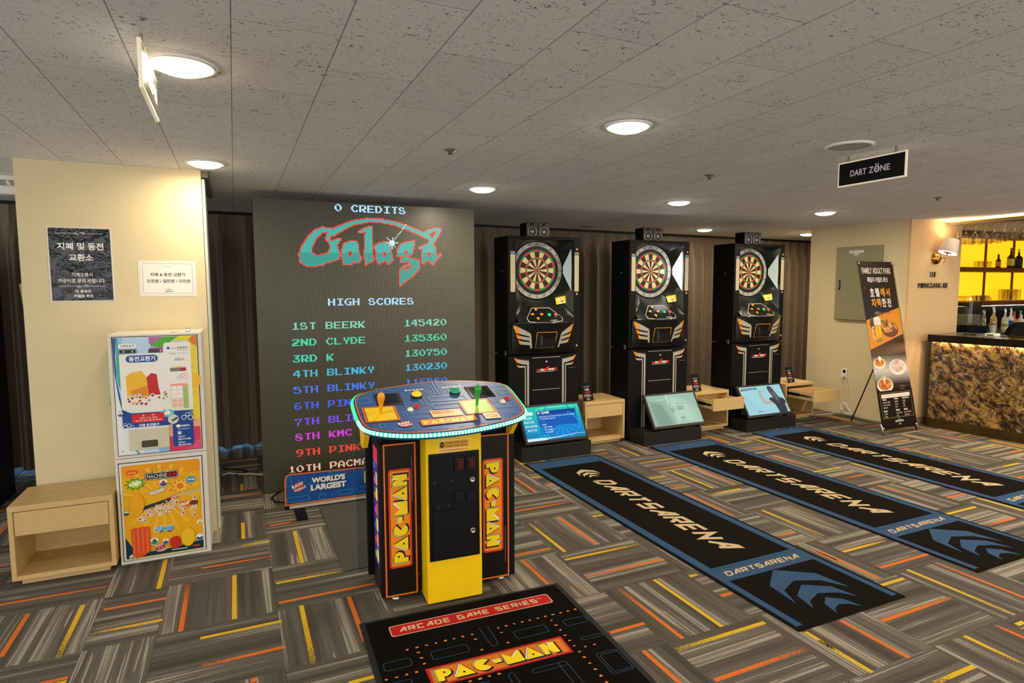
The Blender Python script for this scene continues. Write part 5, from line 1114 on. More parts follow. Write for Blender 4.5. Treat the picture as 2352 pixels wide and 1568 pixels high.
    cv.rect(-.097, .147, .053, .223, '#e4d3a8'); cv.rect(-.093, .178, .0, .219, '#d89a3c'); cv.rect(.0, .178, .049, .219, '#e2bd7c'); cv.rect(-.093, .151, .049, .168, '#e3b060')
    cv.text('1인용 1,000원', -.085, .202, .02, .214, '#7d5a2a', .02); cv.text('2인용 2,000원', -.085, .183, .02, .195, '#7d5a2a', .02)
    cv.at(-.168, .068, 2); cv.rect(0, 0, .28, .064, '#2a120a', .006); cv.rect(.002, .002, .278, .062, '#d9561e', .006); cv.rect(.006, .006, .274, .058, '#e88a2a', .004); cv.off(); cv.at(-.155, .08, 2).pacword(0, 0, .25, .04, False).off()
    cv.disc(-.24, .101, .027, '#c42a22', .03); cv.at(-.24, .101, 12).text('RAW', -.031, -.0, .028, .022, '#ece6da', .06).text('THRILLS', -.03, -.018, .031, -.004, '#ece6da', .06).off()
    cv.rect(.15, .083, .228, .146, '#e2c9a4'); cv.poly(ell(.189, .114, .032, .018), '#e0702a'); cv.text('BANDAI', .17, .118, .208, .125, '#f2e6d2', .04); cv.text('NAMCO', .168, .105, .21, .115, '#f2e6d2', .04)
    fr = lambda u, v, h: P(u, v, h)
    cv.build('deck_art', fr, deck)
    def at(u, v, h=0): return aim(P(u, v, h), Nn)
    for u, v, c in ((-.331, .235, '#e8960c'), (.155, .249, '#1f9a2c')):
        mb = MB(); mb.lathe([(.028, 0), (.027, .0025), (.012, .003)], mat('#2a2822', .4), 28, M=at(u, v, .0005)); j = mb.build('joystick', deck)
        mb = MB(); mb.lathe([(.0065, .002), (.0075, .03), (.010, .05), (.0165, .078), (.0185, .09), (.0165, .102), (.009, .110), (.0005, .112)], mat(c, .3, coat=.4), 20, M=at(u, v)); mb.build('stick_handle', j)
    for u, v, c, e in ((-.12, .407, '#e8bc10', .35), (.087, .417, '#0c8a5c', .45)):
        mb = MB(); mb.lathe([(.0285, 0), (.0285, .010), (.0265, .013)], mat('#1b1a14', .3), 28, M=at(u, v)); b = mb.build('start_button', deck)
        mb = MB(); mb.lathe([(.026, .011), (.0255, .020), (.018, .027), (.0005, .030)], mat(c, .2, es=e, coat=.5), 28, M=at(u, v)); mb.build('button_cap', b)
    for u, v, c in ((-.184, .257, '#e4dcc8'), (-.146, .286, '#cc1a1a'), (.302, .269, '#e4dcc8'), (.340, .299, '#cc1a1a')):
        mb = MB(); mb.lathe([(.0165, 0), (.0165, .004), (.0125, .007), (.0115, .007), (.011, .012), (.0005, .013)], mat(c, .25, coat=.4), 20, M=at(u, v)); mb.build('action_button', deck)
    for x0, x1, y0, y1, ml in ((-.331, -.2, .328, .47, mat('#0b0b0b', .5)), (.156, .29, .339, .488, mat('#141414', .12, .7))):
        mb = MB(); M_ = Matrix((( *U, 0), (*V, 0), (*Nn, 0), (0, 0, 0, 1))).transposed(); M_.translation = O
        mb.box(x0, y0, .0005, x1, y1, .004, ml, .0015, M=M_)
        for k in range(7): mb.box(x0+.018, y0+.022+.016*k, .0038, x1-.018, y0+.030+.016*k, .0062, ml, .001, 1, M=M_)
        mb.build('speaker_grille', deck)
    return root
arcade()
def game_mat():
    root = thing('game_mat', 'black doormat with red ARCADE GAME SERIES banner in front of the arcade cabinet', 'mat', (.476, 2.76, 0), R(-2.2))
    RUB = mat('#171b22', .75); mb = MB(); mb.box(-.011, -1.35, 0, 1.013, -.004, .005, RUB, .0015, 1); mb.box(.014, -1.32, .004, .985, -.026, .010, mat('#0e0c0a', .95, var=.5, vs_=350, bump=.6, bs=500, spec=.05), .003, 1); mb.build('mat_base', root)
    def yarn(c): return mat(c, .95, var=.22, vs_=420, bump=.3, bs=500)
    cv = Canvas(.9); RED, CRM, YE, OR, BL, PU = (yarn(c) for c in ('#b3141a', '#c9b58c', '#d3a413', '#d5771c', '#263d5a', '#3d2a45')); K = yarn('#110f0d')
    J = lambda p, a=.0022: [(x+random.uniform(-a, a), y+random.uniform(-a, a)) for x, y in p]
    cv.poly(rrect(.106, -.184, .903, -.094, .014), '', mt=CRM); cv.poly(rrect(.111, -.179, .898, -.099, .012), '', mt=RED)
    cv.strokes('ARCADE GAME SERIES', .147, -.158, .83, -.12, .0085, '', 0, .22, mt=CRM); cv.text('TM', .835, -.133, .86, -.122, '', .0, mt=CRM)
    def box(x0, y0, x1, y1, r_=.014): cv.ring(rrect(x0, y0, x1, y1, r_), rrect(x0+.004, y0+.004, x1-.004, y1-.004, r_-.004), '', mt=BL)
    for b in ((.031, -.42, .147, -.36), (.232, -.418, .396, -.355), (.613, -.412, .773, -.347), (.861, -.404, .98, -.35), (.872, -.531, .98, -.507), (.031, -.56, .12, -.50), (.872, -.786, .975, -.637), (.884, -.774, .975, -.65), (.25, -.70, .40, -.63), (.48, -.76, .51, -.62), (.58, -.66, .74, -.63), (.70, -.86, .74, -.63), (.03, -.70, .15, -.62), (.25, -.86, .4, -.78)): box(*b)
    cv.line([(.486, -.262), (.49, -.405), (.5, -.418), (.515, -.418), (.526, -.40), (.526, -.262)], .004, '', mt=BL)
    cv.poly(J(rrect(.186, -.588, .80, -.462, .004)), '', mt=RED); cv.poly(J(rrect(.198, -.577, .788, -.473, .004)), '', mt=OR); cv.frame(.20, -.575, .786, -.475, .002, '', mt=PU)
    cv.at(.217, -.565); cv.pacword(0, 0, .53, .078); cv.off()
    def dots(a, b, n): 
        for k in range(n):
            t = k/(n-1); x, y = a[0]+(b[0]-a[0])*t, a[1]+(b[1]-a[1])*t; cv.poly(J([(x-.006, y-.005), (x+.006, y-.005), (x+.006, y+.005), (x-.006, y+.005)]), '', mt=OR)
    dots((.149, -.305), (.441, -.301), 8); dots((.567, -.296), (.965, -.29), 11); dots((.443, -.343), (.443, -.429), 2); dots((.567, -.338), (.565, -.423), 2); dots((.817, -.335), (.822, -.82), 12); dots((.188, -.343), (.191, -.429), 3); dots((.027, -.475), (.15, -.472), 4); dots((.861, -.579), (.906, -.579), 2); dots((.19, -.62), (.19, -.9), 7); dots((.25, -.61), (.45, -.61), 6)
    cv.build('mat_print', up(0, 0, .0102), root)
game_mat()

# ================================================================ cream wall: electric box, outlet, lead, banner
root = thing('electric_panel', 'grey-green electric panel box on the cream wall, partly behind the menu banner', 'electric panel', (6.70, 5.165, 1.152))
PG = mat('#8f8c6c', .5, var=.05); mb = MB(); mb.box(-.045, -.565, 0, 0, 0, .866, PG, .003); mb.build('box', root)
mb = MB(); mb.box(-.052, -.558, .006, -.0455, -.006, .860, PG, .003); pd = mb.build('door', root)
mb = MB(); mb.box(-.060, -.075, .36, -.052, -.05, .475, BLK, .004); mb.box(-.066, -.066, .375, -.059, -.056, .46, STEEL, .003); mb.build('handle', pd)
cv = Canvas(.4); cv.rect(.175, .788, .36, .82, '#dcd9cf', .002); cv.text('LN - 2 - 7', .2, .797, .335, .811, '#5d5a4c', .0); cv.rect(.235, .768, .3, .784, '#d9d7cd'); cv.rect(.24, .756, .285, .764, '#d9c21a')
cv.build('label_plate', ((-.0525, 0, 0), (0, -1, 0), (0, 0, 1), (-1, 0, 0)), pd)
root = thing('wall_outlet', 'white wall socket with a plug in it, low on the cream wall', 'outlet', (6.70, 5.022, .5))
mb = MB(); mb.box(-.009, -.036, -.06, 0, .036, .06, WHITE, .003); mb.build('plate', root)
for z in (.028, -.028): MB().lathe([(.022, .0), (.021, .002), (.019, -.004)], CREAM, 22, M=aim((-.009, 0, z), (-1, 0, 0))).build('socket', root)
root = thing('extension_cord', 'white extension cord with a coiled bundle, running from the wall socket across the carpet', 'cord', (6.62, 5.0, 0))
CW = mat('#d9d3c2', .5); mb = MB(); mb.lathe([(.019, 0), (.019, .03), (.012, .042), (.006, .05)], CW, 16, M=aim((.068, .022, .472), (-1, 0, -.2))); mb.build('plug', root)
mb = MB(); mb.tube([(.022, .015, .46), (.04, .0, .40), (.052, -.01, .25), (.045, -.02, .12), (.02, -.03, .075)], .0035, CW)
mb.tube([(.02, -.03, .075), (-.10, .05, .02), (-.22, .10, .006), (-.385, .14, .006)], .0055, CW); mb.build('cable', root)
mb = MB()
for k in range(4):
    o = .008*k; mb.tube([(.02+.02*sin(a)*.3+o*.3, .05-o+.13*cos(a)*.55-.1, .075+o*.5+.055*sin(a)*(1 if cos(a) > 0 else .55)-.0+.055*cos(a)*.8) for a in [2*pi*q/22 for q in range(22)]], .005, CW, 8, closed=True)
mb.build('bundle', root)
def banner():
    root = thing('banner_stand', 'tall dark menu banner on a stand reading FAMILY ADULT PARK', 'banner stand', (6.112, 4.11, 0))
    sl = .21; L = sqrt(1+sl*sl); V = Vector((0, sl, 1))/L; Nn = Vector((0, -1, sl))/L; O = Vector((0, 0, .02)); Wb, Hb = .562, 1.80*L
    P = lambda u, v, h=0: O+Vector((u, 0, 0))+V*v+Nn*h
    mb = MB(); mb.add([P(0, .03), P(Wb, .03), P(Wb, Hb), P(0, Hb), P(0, .03, -.003), P(Wb, .03, -.003), P(Wb, Hb, -.003), P(0, Hb, -.003)], [(0, 1, 2, 3), (7, 6, 5, 4), (0, 4, 5, 1), (3, 2, 6, 7), (0, 3, 7, 4), (1, 5, 6, 2)], mat('#1c130d', .4)); sh = mb.build('banner_sheet', root)
    cv = Canvas(.35); DK = '#1f140d'; Y = lambda f: .03+(Hb-.03)*f
    cv.rect(0, .03, Wb, Hb, DK); cv.poly([(0, Y(.645)), (Wb, Y(.715)), (Wb, Y(.555)), (0, Y(.47))], '#d98a14'); cv.poly([(0, Y(.47)), (Wb, Y(.555)), (Wb, Y(.43)), (0, Y(.40))], '#4a2a14')
    for k in range(14):
        t = k/13; a = [abs(t-.45), 0][0]; g = max(0, 1-a*2.2); c = tuple(round(x*(g)+y*(1-g), 3) for x, y in zip((.62, .58, .56), (.03, .022, .018))); cv.rect(0, Y(.44-.0145*k-.0145), Wb, Y(.44-.0145*k), c)
    WH = '#e6dcd2'
    cv.text('FAMILY ADULT PARK', .045, Y(.925), .52, Y(.962), WH, .02); cv.text('패밀리 어덜트 파크', .11, Y(.872), .445, Y(.905), WH, .026)
    cv.disc(.05, Y(.84), .016, '#5d3a1c'); cv.poly(ell(.09, Y(.62), .045, .05), '#5d4424'); cv.poly([(.05, Y(.635)), (.13, Y(.635)), (.09, Y(.672))], '#5d4424')
    for k, (ch, c) in enumerate(zip('호텔에서', (WH, WH, '#e89a1c', '#e89a1c'))): cv.text(ch, .125+.086*k, Y(.785), .19+.086*k, Y(.838), c, .03); 
    for k, (ch, c) in enumerate(zip('치맥한잔', ('#e89a1c', '#e89a1c', WH, WH))): cv.text(ch, .125+.086*k, Y(.722), .19+.086*k, Y(.775), c, .03)
    for k in range(3): cv.disc(.198+.086*k, Y(.81), .004, WH); cv.disc(.198+.086*k, Y(.748), .004, WH)
    cv.text('치킨을 맛', .15, Y(.675), .25, Y(.695), '#b9a894', .01); cv.text('시원하게 한잔해요', .26, Y(.680), .42, Y(.692), '#8d6a4c', .01)
    # beer mug
    cv.poly([(.11, Y(.525)), (.215, Y(.54)), (.225, Y(.62)), (.215, Y(.638)), (.12, Y(.63))], '#d8960c'); cv.poly([(.13, Y(.54)), (.15, Y(.545)), (.155, Y(.615)), (.135, Y(.61))], '#f0c22c'); cv.poly([(.175, Y(.545)), (.195, Y(.548)), (.20, Y(.615)), (.18, Y(.615))], '#f0c22c'); cv.poly([(.11, Y(.525)), (.215, Y(.54)), (.2, Y(.515)), (.13, Y(.51))], '#a8762c')
    cv.poly(ell(.168, Y(.645), .058, .036), '#e9dcd2'); cv.poly([(.112, Y(.645)), (.225, Y(.645)), (.222, Y(.615)), (.114, Y(.615))], '#e3d3c6'); cv.line([(.11, Y(.605)), (.075, Y(.60)), (.07, Y(.545)), (.105, Y(.53))], .014, '#d8cfc2')
    rnd = random.Random(11); cv.poly(ell(.36, Y(.585), .135, .085), '#6d3a14')
    for k in range(26):
        a = rnd.random()*6.28; q = rnd.random()**.5; cv.poly(ell(.36+.115*q*cos(a), Y(.60)+.075*q*sin(a), rnd.uniform(.018, .034), rnd.uniform(.014, .024)), rnd.choice(('#c8823a', '#d6954a', '#b06a2a', '#dba763', '#9a5a22')))
    cv.poly(ell(.26, Y(.635), .03, .015), '#5d7a22')
    for cx, cy, rx, c in ((.105, .387, .095, ('#ece4dc', '#d8902a')), (.385, .357, .14, ('#e6dfda', '#d8c9bc')), (.14, .257, .13, ('#e6ded6', '#b9793c'))):
        cv.poly(ell(cx, Y(cy), rx, rx*.62, 28), c[0]); cv.poly(ell(cx, Y(cy)+.01, rx*.82, rx*.48, 24), c[1])
        for k in range(14 if rx < .135 else 6):
            a = rnd.random()*6.28; q = rnd.random()**.5; cv.poly(ell(cx+rx*.62*q*cos(a), Y(cy)+.012+rx*.36*q*sin(a), rx*.16, rx*.12, 10), rnd.choice(('#c98a3a', '#a8682c', '#dca85a', '#c4502a')) if cx < .3 else rnd.choice(('#cbb8a4', '#d9c7b6', '#c49a7a')))
    for k in range(7): cv.line([(.14, Y(.27)), (.10+.013*k, Y(.31+.006*(k % 3)))], .008, '#e0cfa0')
    for k in range(5): cv.line([(.385, Y(.375)), (.35+.018*k, Y(.405+.004*(k % 2)))], .008, '#c9a08a')
    cv.disc(.07, Y(.405), .018, '#c4382a'); cv.disc(.115, Y(.415), .026, '#efe6e0'); cv.text('치킨 세트', .33, Y(.415), .4, Y(.422), '#8d6a4c', 0); cv.text('매콤 떡볶이', .37, Y(.238), .46, Y(.248), '#a8967c', 0); cv.text('12,000', .37, Y(.222), .44, Y(.232), '#a8967c', 0)
    cv.rect(.0, .03, Wb, Y(.215), '#17100b'); cv.rect(0, Y(.215), Wb, Y(.225), '#1f1610'); cv.frame(.03, Y(.065), Wb-.03, Y(.212), .0025, '#b9a68c', .002); cv.rect(.05, Y(.182), Wb-.05, Y(.204), '#e6ddd4', .01); cv.text('자세한 메뉴는 프론트에 문의하세요 Main', .07, Y(.189), Wb-.07, Y(.197), '#9a8d80', 0)
    for x, hd, its, y0 in ((.06, 'Snack', ('감자튀김 콤보', '치즈스틱 세트', '마른안주'), .172), (.25, 'Pasta', ('봉골레', '까르보', '로제'), .172), (.38, 'Rice & Food', ('볶음밥', '덮밥', '라면'), .172), (.06, 'Beer', ('생맥주', '병맥주'), .105), (.25, 'Salad', ('시저 샐러드', '과일'), .105), (.38, 'Steak', ('안심 스테이크', '찹스테이크'), .105)):
        cv.text(hd, x, Y(y0-.003), x+.016*max(4, len(hd)*.6), Y(y0+.008), WH, .03)
        for k, t_ in enumerate(its): cv.text(t_, x, Y(y0-.02-.0155*k), x+.021*len(t_)*.8, Y(y0-.010-.0155*k), '#c9bdae', .01)
    cv.text('THE', .265, Y(.053), .295, Y(.058), WH, .0); cv.text('JACKSON’s', .215, Y(.034), .35, Y(.05), WH, .03); cv.text('HOTEL', .258, Y(.022), .305, Y(.029), WH, .0)
    cv.build('banner_print', lambda u, v, h: P(u, v, h), sh)
    mb = MB(); BT = mat('#3a3a36', .35, .6)
    mb.tube([P(.0, -.02, -.006), P(Wb*.5, Hb*.47, -.03), P(Wb-.0, Hb+.0, -.006)], .006, BT); mb.build('cross_pole', root); mb = MB(); mb.tube([P(Wb, -.02, -.006), P(Wb*.5, Hb*.47, -.038), P(0, Hb, -.006)], .006, BT); mb.build('cross_pole', root)
    mb = MB(); mb.tube([P(Wb*.5, Hb*.5, -.045), (.26, .56, .012)], .007, mat('#2a2a24', .4, .4)); mb.build('rear_leg', root)
    for u in (.0, Wb): MB().tube([(u-.006, -.012, .0), P(u, .10, -.008)], .008, STEEL).build('front_foot', root)
    for u in (.012, Wb-.012):
        for v in (.05, Hb-.02): MB().lathe([(.011, 0), (.011, .005), (.005, .012), (.0005, .014)], mat('#d9cfa8', .2, .6), 14, M=aim(P(u, v, .001), Nn)).build('eyelet_knob', root)
banner()

# ================================================================ bar
def marble():
    m, nt, p = new_mat('emperador_marble'); tc = node(nt, 'TexCoord').outputs['Object']
    def st(ax, sc_): mp = node(nt, 'Mapping', vector_type='TEXTURE'); mp.inputs['Rotation'].default_value = ax; mp.inputs['Scale'].default_value = tuple(1/k for k in sc_); nt.links.new(tc, mp.inputs[0]); return mp.outputs[0]
    n1 = noise(nt, st((.6, 0, 0), (1, 5, 9)), 1.0, 6, .66, 1.4); n2 = noise(nt, tc, 21, 5, .65, .8)
    c = ramp(nt, mth(nt, 'ADD', mth(nt, 'MULTIPLY', n1, .66), mth(nt, 'MULTIPLY', n2, .34)), [(.37, lin('#17110b')), (.455, lin('#35271a')), (.51, lin('#6a5130')), (.56, lin('#98763f')), (.64, lin('#b08c54'))])
    v = None
    for ax, sd in (((.9, 0, 0), 3.), ((-.75, 0, 0), 8.), ((.25, 0, 0), 5.)):
        k = noise(nt, st(ax, (1, 26+sd, 2.6)), 1.0, 2, .5, .35); g = noise(nt, st(ax, (1.3, 3+sd*.3, 4)), 1.0, 2)
        w_ = mth(nt, 'MULTIPLY', mth(nt, 'LESS_THAN', mth(nt, 'ABSOLUTE', mth(nt, 'SUBTRACT', k, .5)), .007), mth(nt, 'GREATER_THAN', g, .56))
        v = w_ if v is None else mth(nt, 'MAXIMUM', v, w_)
    nt.links.new(mixc(nt, mth(nt, 'MULTIPLY', v, .8), c, lin('#d8c09a')), p.inputs['Base Color']); p.inputs['Roughness'].default_value = .16; return m
BX0, BY1, BY0 = 6.93, 4.20, 1.2
root = thing('bar_counter', 'bar counter with dark top and brown marble front beside the warm-tinted wall', 'bar counter', (BX0, BY1, 0), R(4))
Lb = BY1-BY0; MAR = marble(); DKM = mat('#1d1811', .14, var=.4, vs_=14, name='dark_marble')
mb = MB(); mb.box(.04, -Lb, .10, .10, -.01, .945, MAR); mb.build('marble_front', root)
mb = MB(); mb.box(.02, -Lb, 0, .10, -.008, .10, mat('#3a2b14', .12, var=.3, vs_=8), .002); mb.build('plinth', root)
mb = MB(); mb.box(-.025, -Lb, .948, .555, -.0, 1.025, DKM, .003); mb.build('counter_top', root)
mb = MB(); mb.box(.10, -Lb, 0, .54, -.012, .948, mat('#2a2018', .6)); mb.build('carcass', root)
mb = MB(); mb.box(.0205, -Lb+.02, .9445, .038, -.03, .9477, mat('#ffd9a4', .4, es=60)); mb.build('led_strip', root)
BRN = mat('#6b3a0c', .6, var=.1, spec=.12); BACK = mat('#ffc414', .5, es=1.0, var=.05, vs_=2)
def backbar():
    root = thing('back_bar_shelf', 'brown back-bar shelf unit with glowing yellow panels behind the bar', 'shelf unit', (7.75, 4.80, 0))
    Ls = 3.6
    mb = MB(); mb.box(0, .30, .956, Ls, .33, 2.27, BRN); mb.build('back_board', root)
    for z in (1.29, 1.742): mb = MB(); mb.box(0, 0, z, Ls, .30, z+.053, BRN, .002); mb.build('shelf', root)
    k = 0
    for x in [.42+.675*i-.0 for i in range(5)]:
        mb = MB(); mb.box(x, .262, 1.343, x+.018, .30, 1.742, BRN); mb.build('divider', root)
        mb = MB(); mb.box(x, .262, 1.795, x+.018, .30, 2.2, BRN); mb.build('divider', root)
    for z0, z1 in ((1.343, 1.742), (1.795, 2.2)):
        xs = [0]+[.438+.675*i for i in range(5)]
        for a, b in zip(xs, [.42+.675*i for i in range(5)]+[Ls]):
            mb = MB(); mb.box(a+.002, .285, z0+.002, b-.002, .299, z1-.002, BACK); mb.build('backlit_panel', root)
    mb = MB(); mb.box(0, .288, .956, Ls, .30, 1.29, mat('#060706', .3, spec=.2)); mb.build('splashback', root)
    MB().box(0, .10, 2.2, Ls, .3, 2.27, BRN).build('top_rail', root); MB().box(.02, .06, 1.283, Ls-.02, .09, 1.2895, mat('#fff0d8', .4, es=14)).build('led_strip', root)
backbar()
root = thing('back_counter', 'dark back counter behind the bar carrying bottles and the blender', 'counter', (7.75, 4.80, 0))
MB().box(0, -.34, .0, 3.6, .33, .93, mat('#1a1712', .4)).build('base_cabinet', root); MB().box(0, -.36, .93, 3.6, .33, .955, mat('#3a3a30', .2, .3)).build('worktop', root)
# hanging glass rack
root = thing('glass_rack', 'lit brass-coloured rack hanging under the ceiling above the bar', 'glass rack', (7.25, 4.28, 2.262))
mb = MB(); mb.box(0, -1.55, -.012, .52, -.01, .0, mat('#c98a2a', .4, .2)); mb.build('board', root)
for x in (.06, .13, .19, .26, .32, .39): MB().box(x-.004, -1.55, -.030, x+.004, -.015, -.012, STEEL).build('rail', root)
mb = MB(); mb.box(-.035, -1.55, -.004, -.008, -.02, .010, mat('#ffdca8', .4, es=22)); mb.build('led_strip', root)
for y in (-.1, -.8, -1.45):
    for x in (.03, .49): MB().box(x-.004, y-.004, 0, x+.004, y+.004, .013, STEEL).build('bracket', root)
GLS = glass_mat('#f7f4ec', .03, .32)
def stem_glass(kind):
    o = MB(); z = -.024
    if kind: pr = [(.034, 0), (.033, -.003), (.005, -.008), (.0038, -.09), (.012, -.10), (.036, -.125), (.041, -.16), (.035, -.205), (.0335, -.205), (.039, -.16), (.034, -.127)]
    else: pr = [(.032, 0), (.031, -.003), (.004, -.008), (.0035, -.085), (.014, -.10), (.026, -.14), (.024, -.22), (.0225, -.22), (.0245, -.14)]
    o.lathe(pr, GLS, 14, cap=False); return o
g0 = [stem_glass(0).build('stem_glass'), stem_glass(1).build('stem_glass')]; used = [False, False]
rows = ((.095, 'row nearest the wall lamp', 0), (.225, 'middle row', 1), (.355, 'row nearest the shelves', 1))
for rx, nm, kd in rows:
    for k in range(10):
        kk = 0 if (k < 4) else kd
        g = g0[kk] if not used[kk] else g0[kk].copy()
        if used[kk]: COL.objects.link(g)
        used[kk] = True; g.location = (7.25+rx, 4.205-.092*k, 2.232)
        tag(g, 'slim champagne flute hanging upside down in the rack, at its end near the warm-tinted wall' if kk == 0 else 'round wine glass hanging upside down in the rack above the bar counter', 'glass', 'flutes in the hanging rack' if kk == 0 else 'wine glasses in the hanging rack')
# glasses and bottles
def tumbler(r_, h): mb = MB(); mb.lathe([(r_*.85, 0), (r_, h), (r_*.94, h), (r_*.8, .006), (.001, .006)], GLS, 16, cap=False); return mb.build('tumbler')
t1 = tumbler(.036, .085); t2 = tumbler(.038, .16); n1 = n2 = 0
for x0, z, lab, grp in ((8.20, 1.795, 'short tumbler in the row on the upper back-bar shelf', 'tumblers on the upper shelf'), (8.20, 1.343, 'short tumbler in the row on the lower back-bar shelf', 'tumblers on the lower shelf')):
    for k in range(4):
        o = t1 if n1 == 0 else t1.copy()
        if n1: COL.objects.link(o)
        n1 += 1; o.location = (x0+.76+.088*k, 4.87, z); tag(o, lab, 'glass', grp)
for k in range(6):
    o = t2 if n2 == 0 else t2.copy()
    if n2: COL.objects.link(o)
    n2 += 1; o.location = (9.68+.085*(k % 4)+.04*(k//4), 4.86+.09*(k//4), 1.343); tag(o, 'tall glass in the cluster on the lower back-bar shelf, at the frame edge', 'glass', 'tall glasses on the lower shelf')
def bottle(x, y, z, h, r_, body, cap, lbl, label, neck=.011, kind=0, lb2=None, name='bottle', cat='bottle'):
    root = thing(name, label, cat, (x, y, z)); sh = h*(.62 if kind == 0 else .72)
    mb = MB(); mb.lathe([(r_*.9, 0), (r_, .006), (r_, sh*.86), (r_*.8, sh*.95), (neck*1.3, sh*1.08), (neck, h*.84), (neck, h*.9)], body, 18); mb.build('glass_body', root)
    mb = MB(); mb.lathe([(neck*1.15, h*.84), (neck*1.15, h*.985), (neck*.9, h)], cap, 14); mb.build('cap', root)
    if lbl:
        mb = MB(); mb.lathe([(r_*1.012, sh*.18), (r_*1.012, sh*.74)], lbl, 18, cap=False)
        if lb2: mb.lathe([(r_*1.018, sh*.34), (r_*1.018, sh*.56)], lb2, 18, cap=False)
        mb.build('label', root)
    return root
CLR = mat('#c9c4a4', .08, trans=.0, coat=.5); DG_ = mat('#141a10', .08, coat=.5); BR_ = mat('#3a2a10', .08, coat=.5)
PAP = lambda c: mat(c, .6)
bottle(9.755, 4.88, 1.795, .275, .042, BR_, mat('#8d8a5c', .4), PAP('#c9c030'), 'brown bottle with round yellow label on the upper back-bar shelf')
bottle(9.945, 4.88, 1.795, .262, .046, DG_, mat('#c9d6d6', .3), PAP('#1a1d18'), 'black bottle with silver cap on the upper shelf, at the frame edge')
bottle(9.60, 4.95, 1.795, .19, .03, BR_, mat('#6d3a1a', .4), PAP('#c9762a'), 'small amber bottle half behind the shelf divider, upper shelf')
Zb = .955
bottle(8.905, 4.60, Zb, .305, .036, mat('#cfa43a', .1, coat=.5), mat('#b9b7ae', .25, .8), PAP('#d88a12'), 'clear bottle with bright orange-yellow label on the back counter', lb2=PAP('#c2761a'))
bottle(9.05, 4.68, Zb, .325, .036, CLR, mat('#cfd0c8', .25, .8), PAP('#e2ddcf'), 'tall clear bottle with white neck label, behind the orange-label one')
bottle(9.155, 4.60, Zb, .30, .038, CLR, mat('#c9cac2', .25, .8), PAP('#d6cfb4'), 'clear bottle with cream label on the back counter', lb2=PAP('#a8903c'))
bottle(9.285, 4.60, Zb, .31, .036, mat('#dcdccf', .1, coat=.5), mat('#9ab8a8', .2, .8), PAP('#2a3f9e'), 'bottle with blue label and silver cap on the back counter')
bottle(9.40, 4.62, Zb, .26, .038, mat('#d9742a', .15, coat=.5), mat('#c93a26', .4), PAP('#e0803a'), 'orange juice bottle with red cap on the back counter')
bottle(9.49, 4.58, Zb, .215, .038, mat('#e6ded2', .3), mat('#e0dcd2', .4), None, 'white pump bottle on the back counter, beside the red-capped one', kind=1)
bottle(9.59, 4.64, Zb, .265, .036, mat('#d9686a', .2, coat=.4), mat('#3aa58a', .4), PAP('#d98a8a'), 'pink bottle with teal cap at the frame edge of the back counter')
bottle(8.80, 4.66, Zb, .285, .026, mat('#9a9a90', .2, .9), STEEL, None, 'steel cocktail jigger bottle behind the orange-label bottle', kind=1, neck=.013)
bottle(8.665, 4.60, Zb, .20, .030, mat('#a8a494', .2, .6), mat('#c9a46a', .2, .8), None, 'small metal shaker beside the blender', kind=1, neck=.014, name='shaker', cat='shaker')
bottle(8.745, 4.52, Zb, .155, .024, mat('#a08a5a', .2, .5), STEEL, None, 'short brass shaker in front of the bottles', kind=1, neck=.012, name='shaker', cat='shaker')
mb = MB(); mb.lathe([(.024, 0), (.040, .098), (.042, .10), (.038, .10), (.023, .004), (.001, .004)], mat('#dfe6e0', .5), 18, cap=False); o = mb.build('paper_cup'); o.location = (8.635, 4.47, Zb); tag(o, 'pale paper cup on the back counter beside the blender base', 'cup')
root = thing('blender', 'big bar blender under a clear sound cover on the back counter', 'blender', (8.36, 4.60, Zb))
mb = MB(); mb.box(-.20, -.12, 0, .19, .14, .10, BLKG, .012); mb.build('motor_base', root)
mb = MB(); mb.box(-.16, -.085, .105, .13, .09, .345, glass_mat('#dcd9cc', .15, .45), .02); mb.box(-.15, -.07, .11, .12, .08, .24, mat('#b5b3a6', .35)); mb.build('jug', root)
mb = MB(); mb.box(-.155, -.08, .345, .125, .085, .39, mat('#2a2614', .4), .008); mb.build('lid', root)
mb = MB(); mb.box(-.205, -.13, .10, .25, .15, .47, glass_mat('#f2efe6', .06, .35), .04, 3); mb.build('sound_cover', root)
root = thing('bar_chair', 'black rounded chair back showing above the bar counter at the frame edge', 'chair', (8.15, 3.9, 0))
mb = MB(); mb.prism([(-.30, .60), (.30, .60), (.30, .93)]+[(.30*cos(R(a)), .93+.21*sin(R(a))) for a in range(10, 180, 12)]+[(-.30, .93)], 0, .06, mat('#0b0806', .6, spec=.08), 'y'); mb.build('backrest', root)
mb = MB(); mb.box(-.27, -.45, .55, .27, .02, .63, mat('#14100c', .5), .03); mb.build('seat', root)
for x in (-.22, .22):
    for y in (-.4, .0): mb = MB(); mb.tube([(x, y, .56), (x*1.1, y*1.05, 0)], .014, STEEL); mb.build('leg', root)
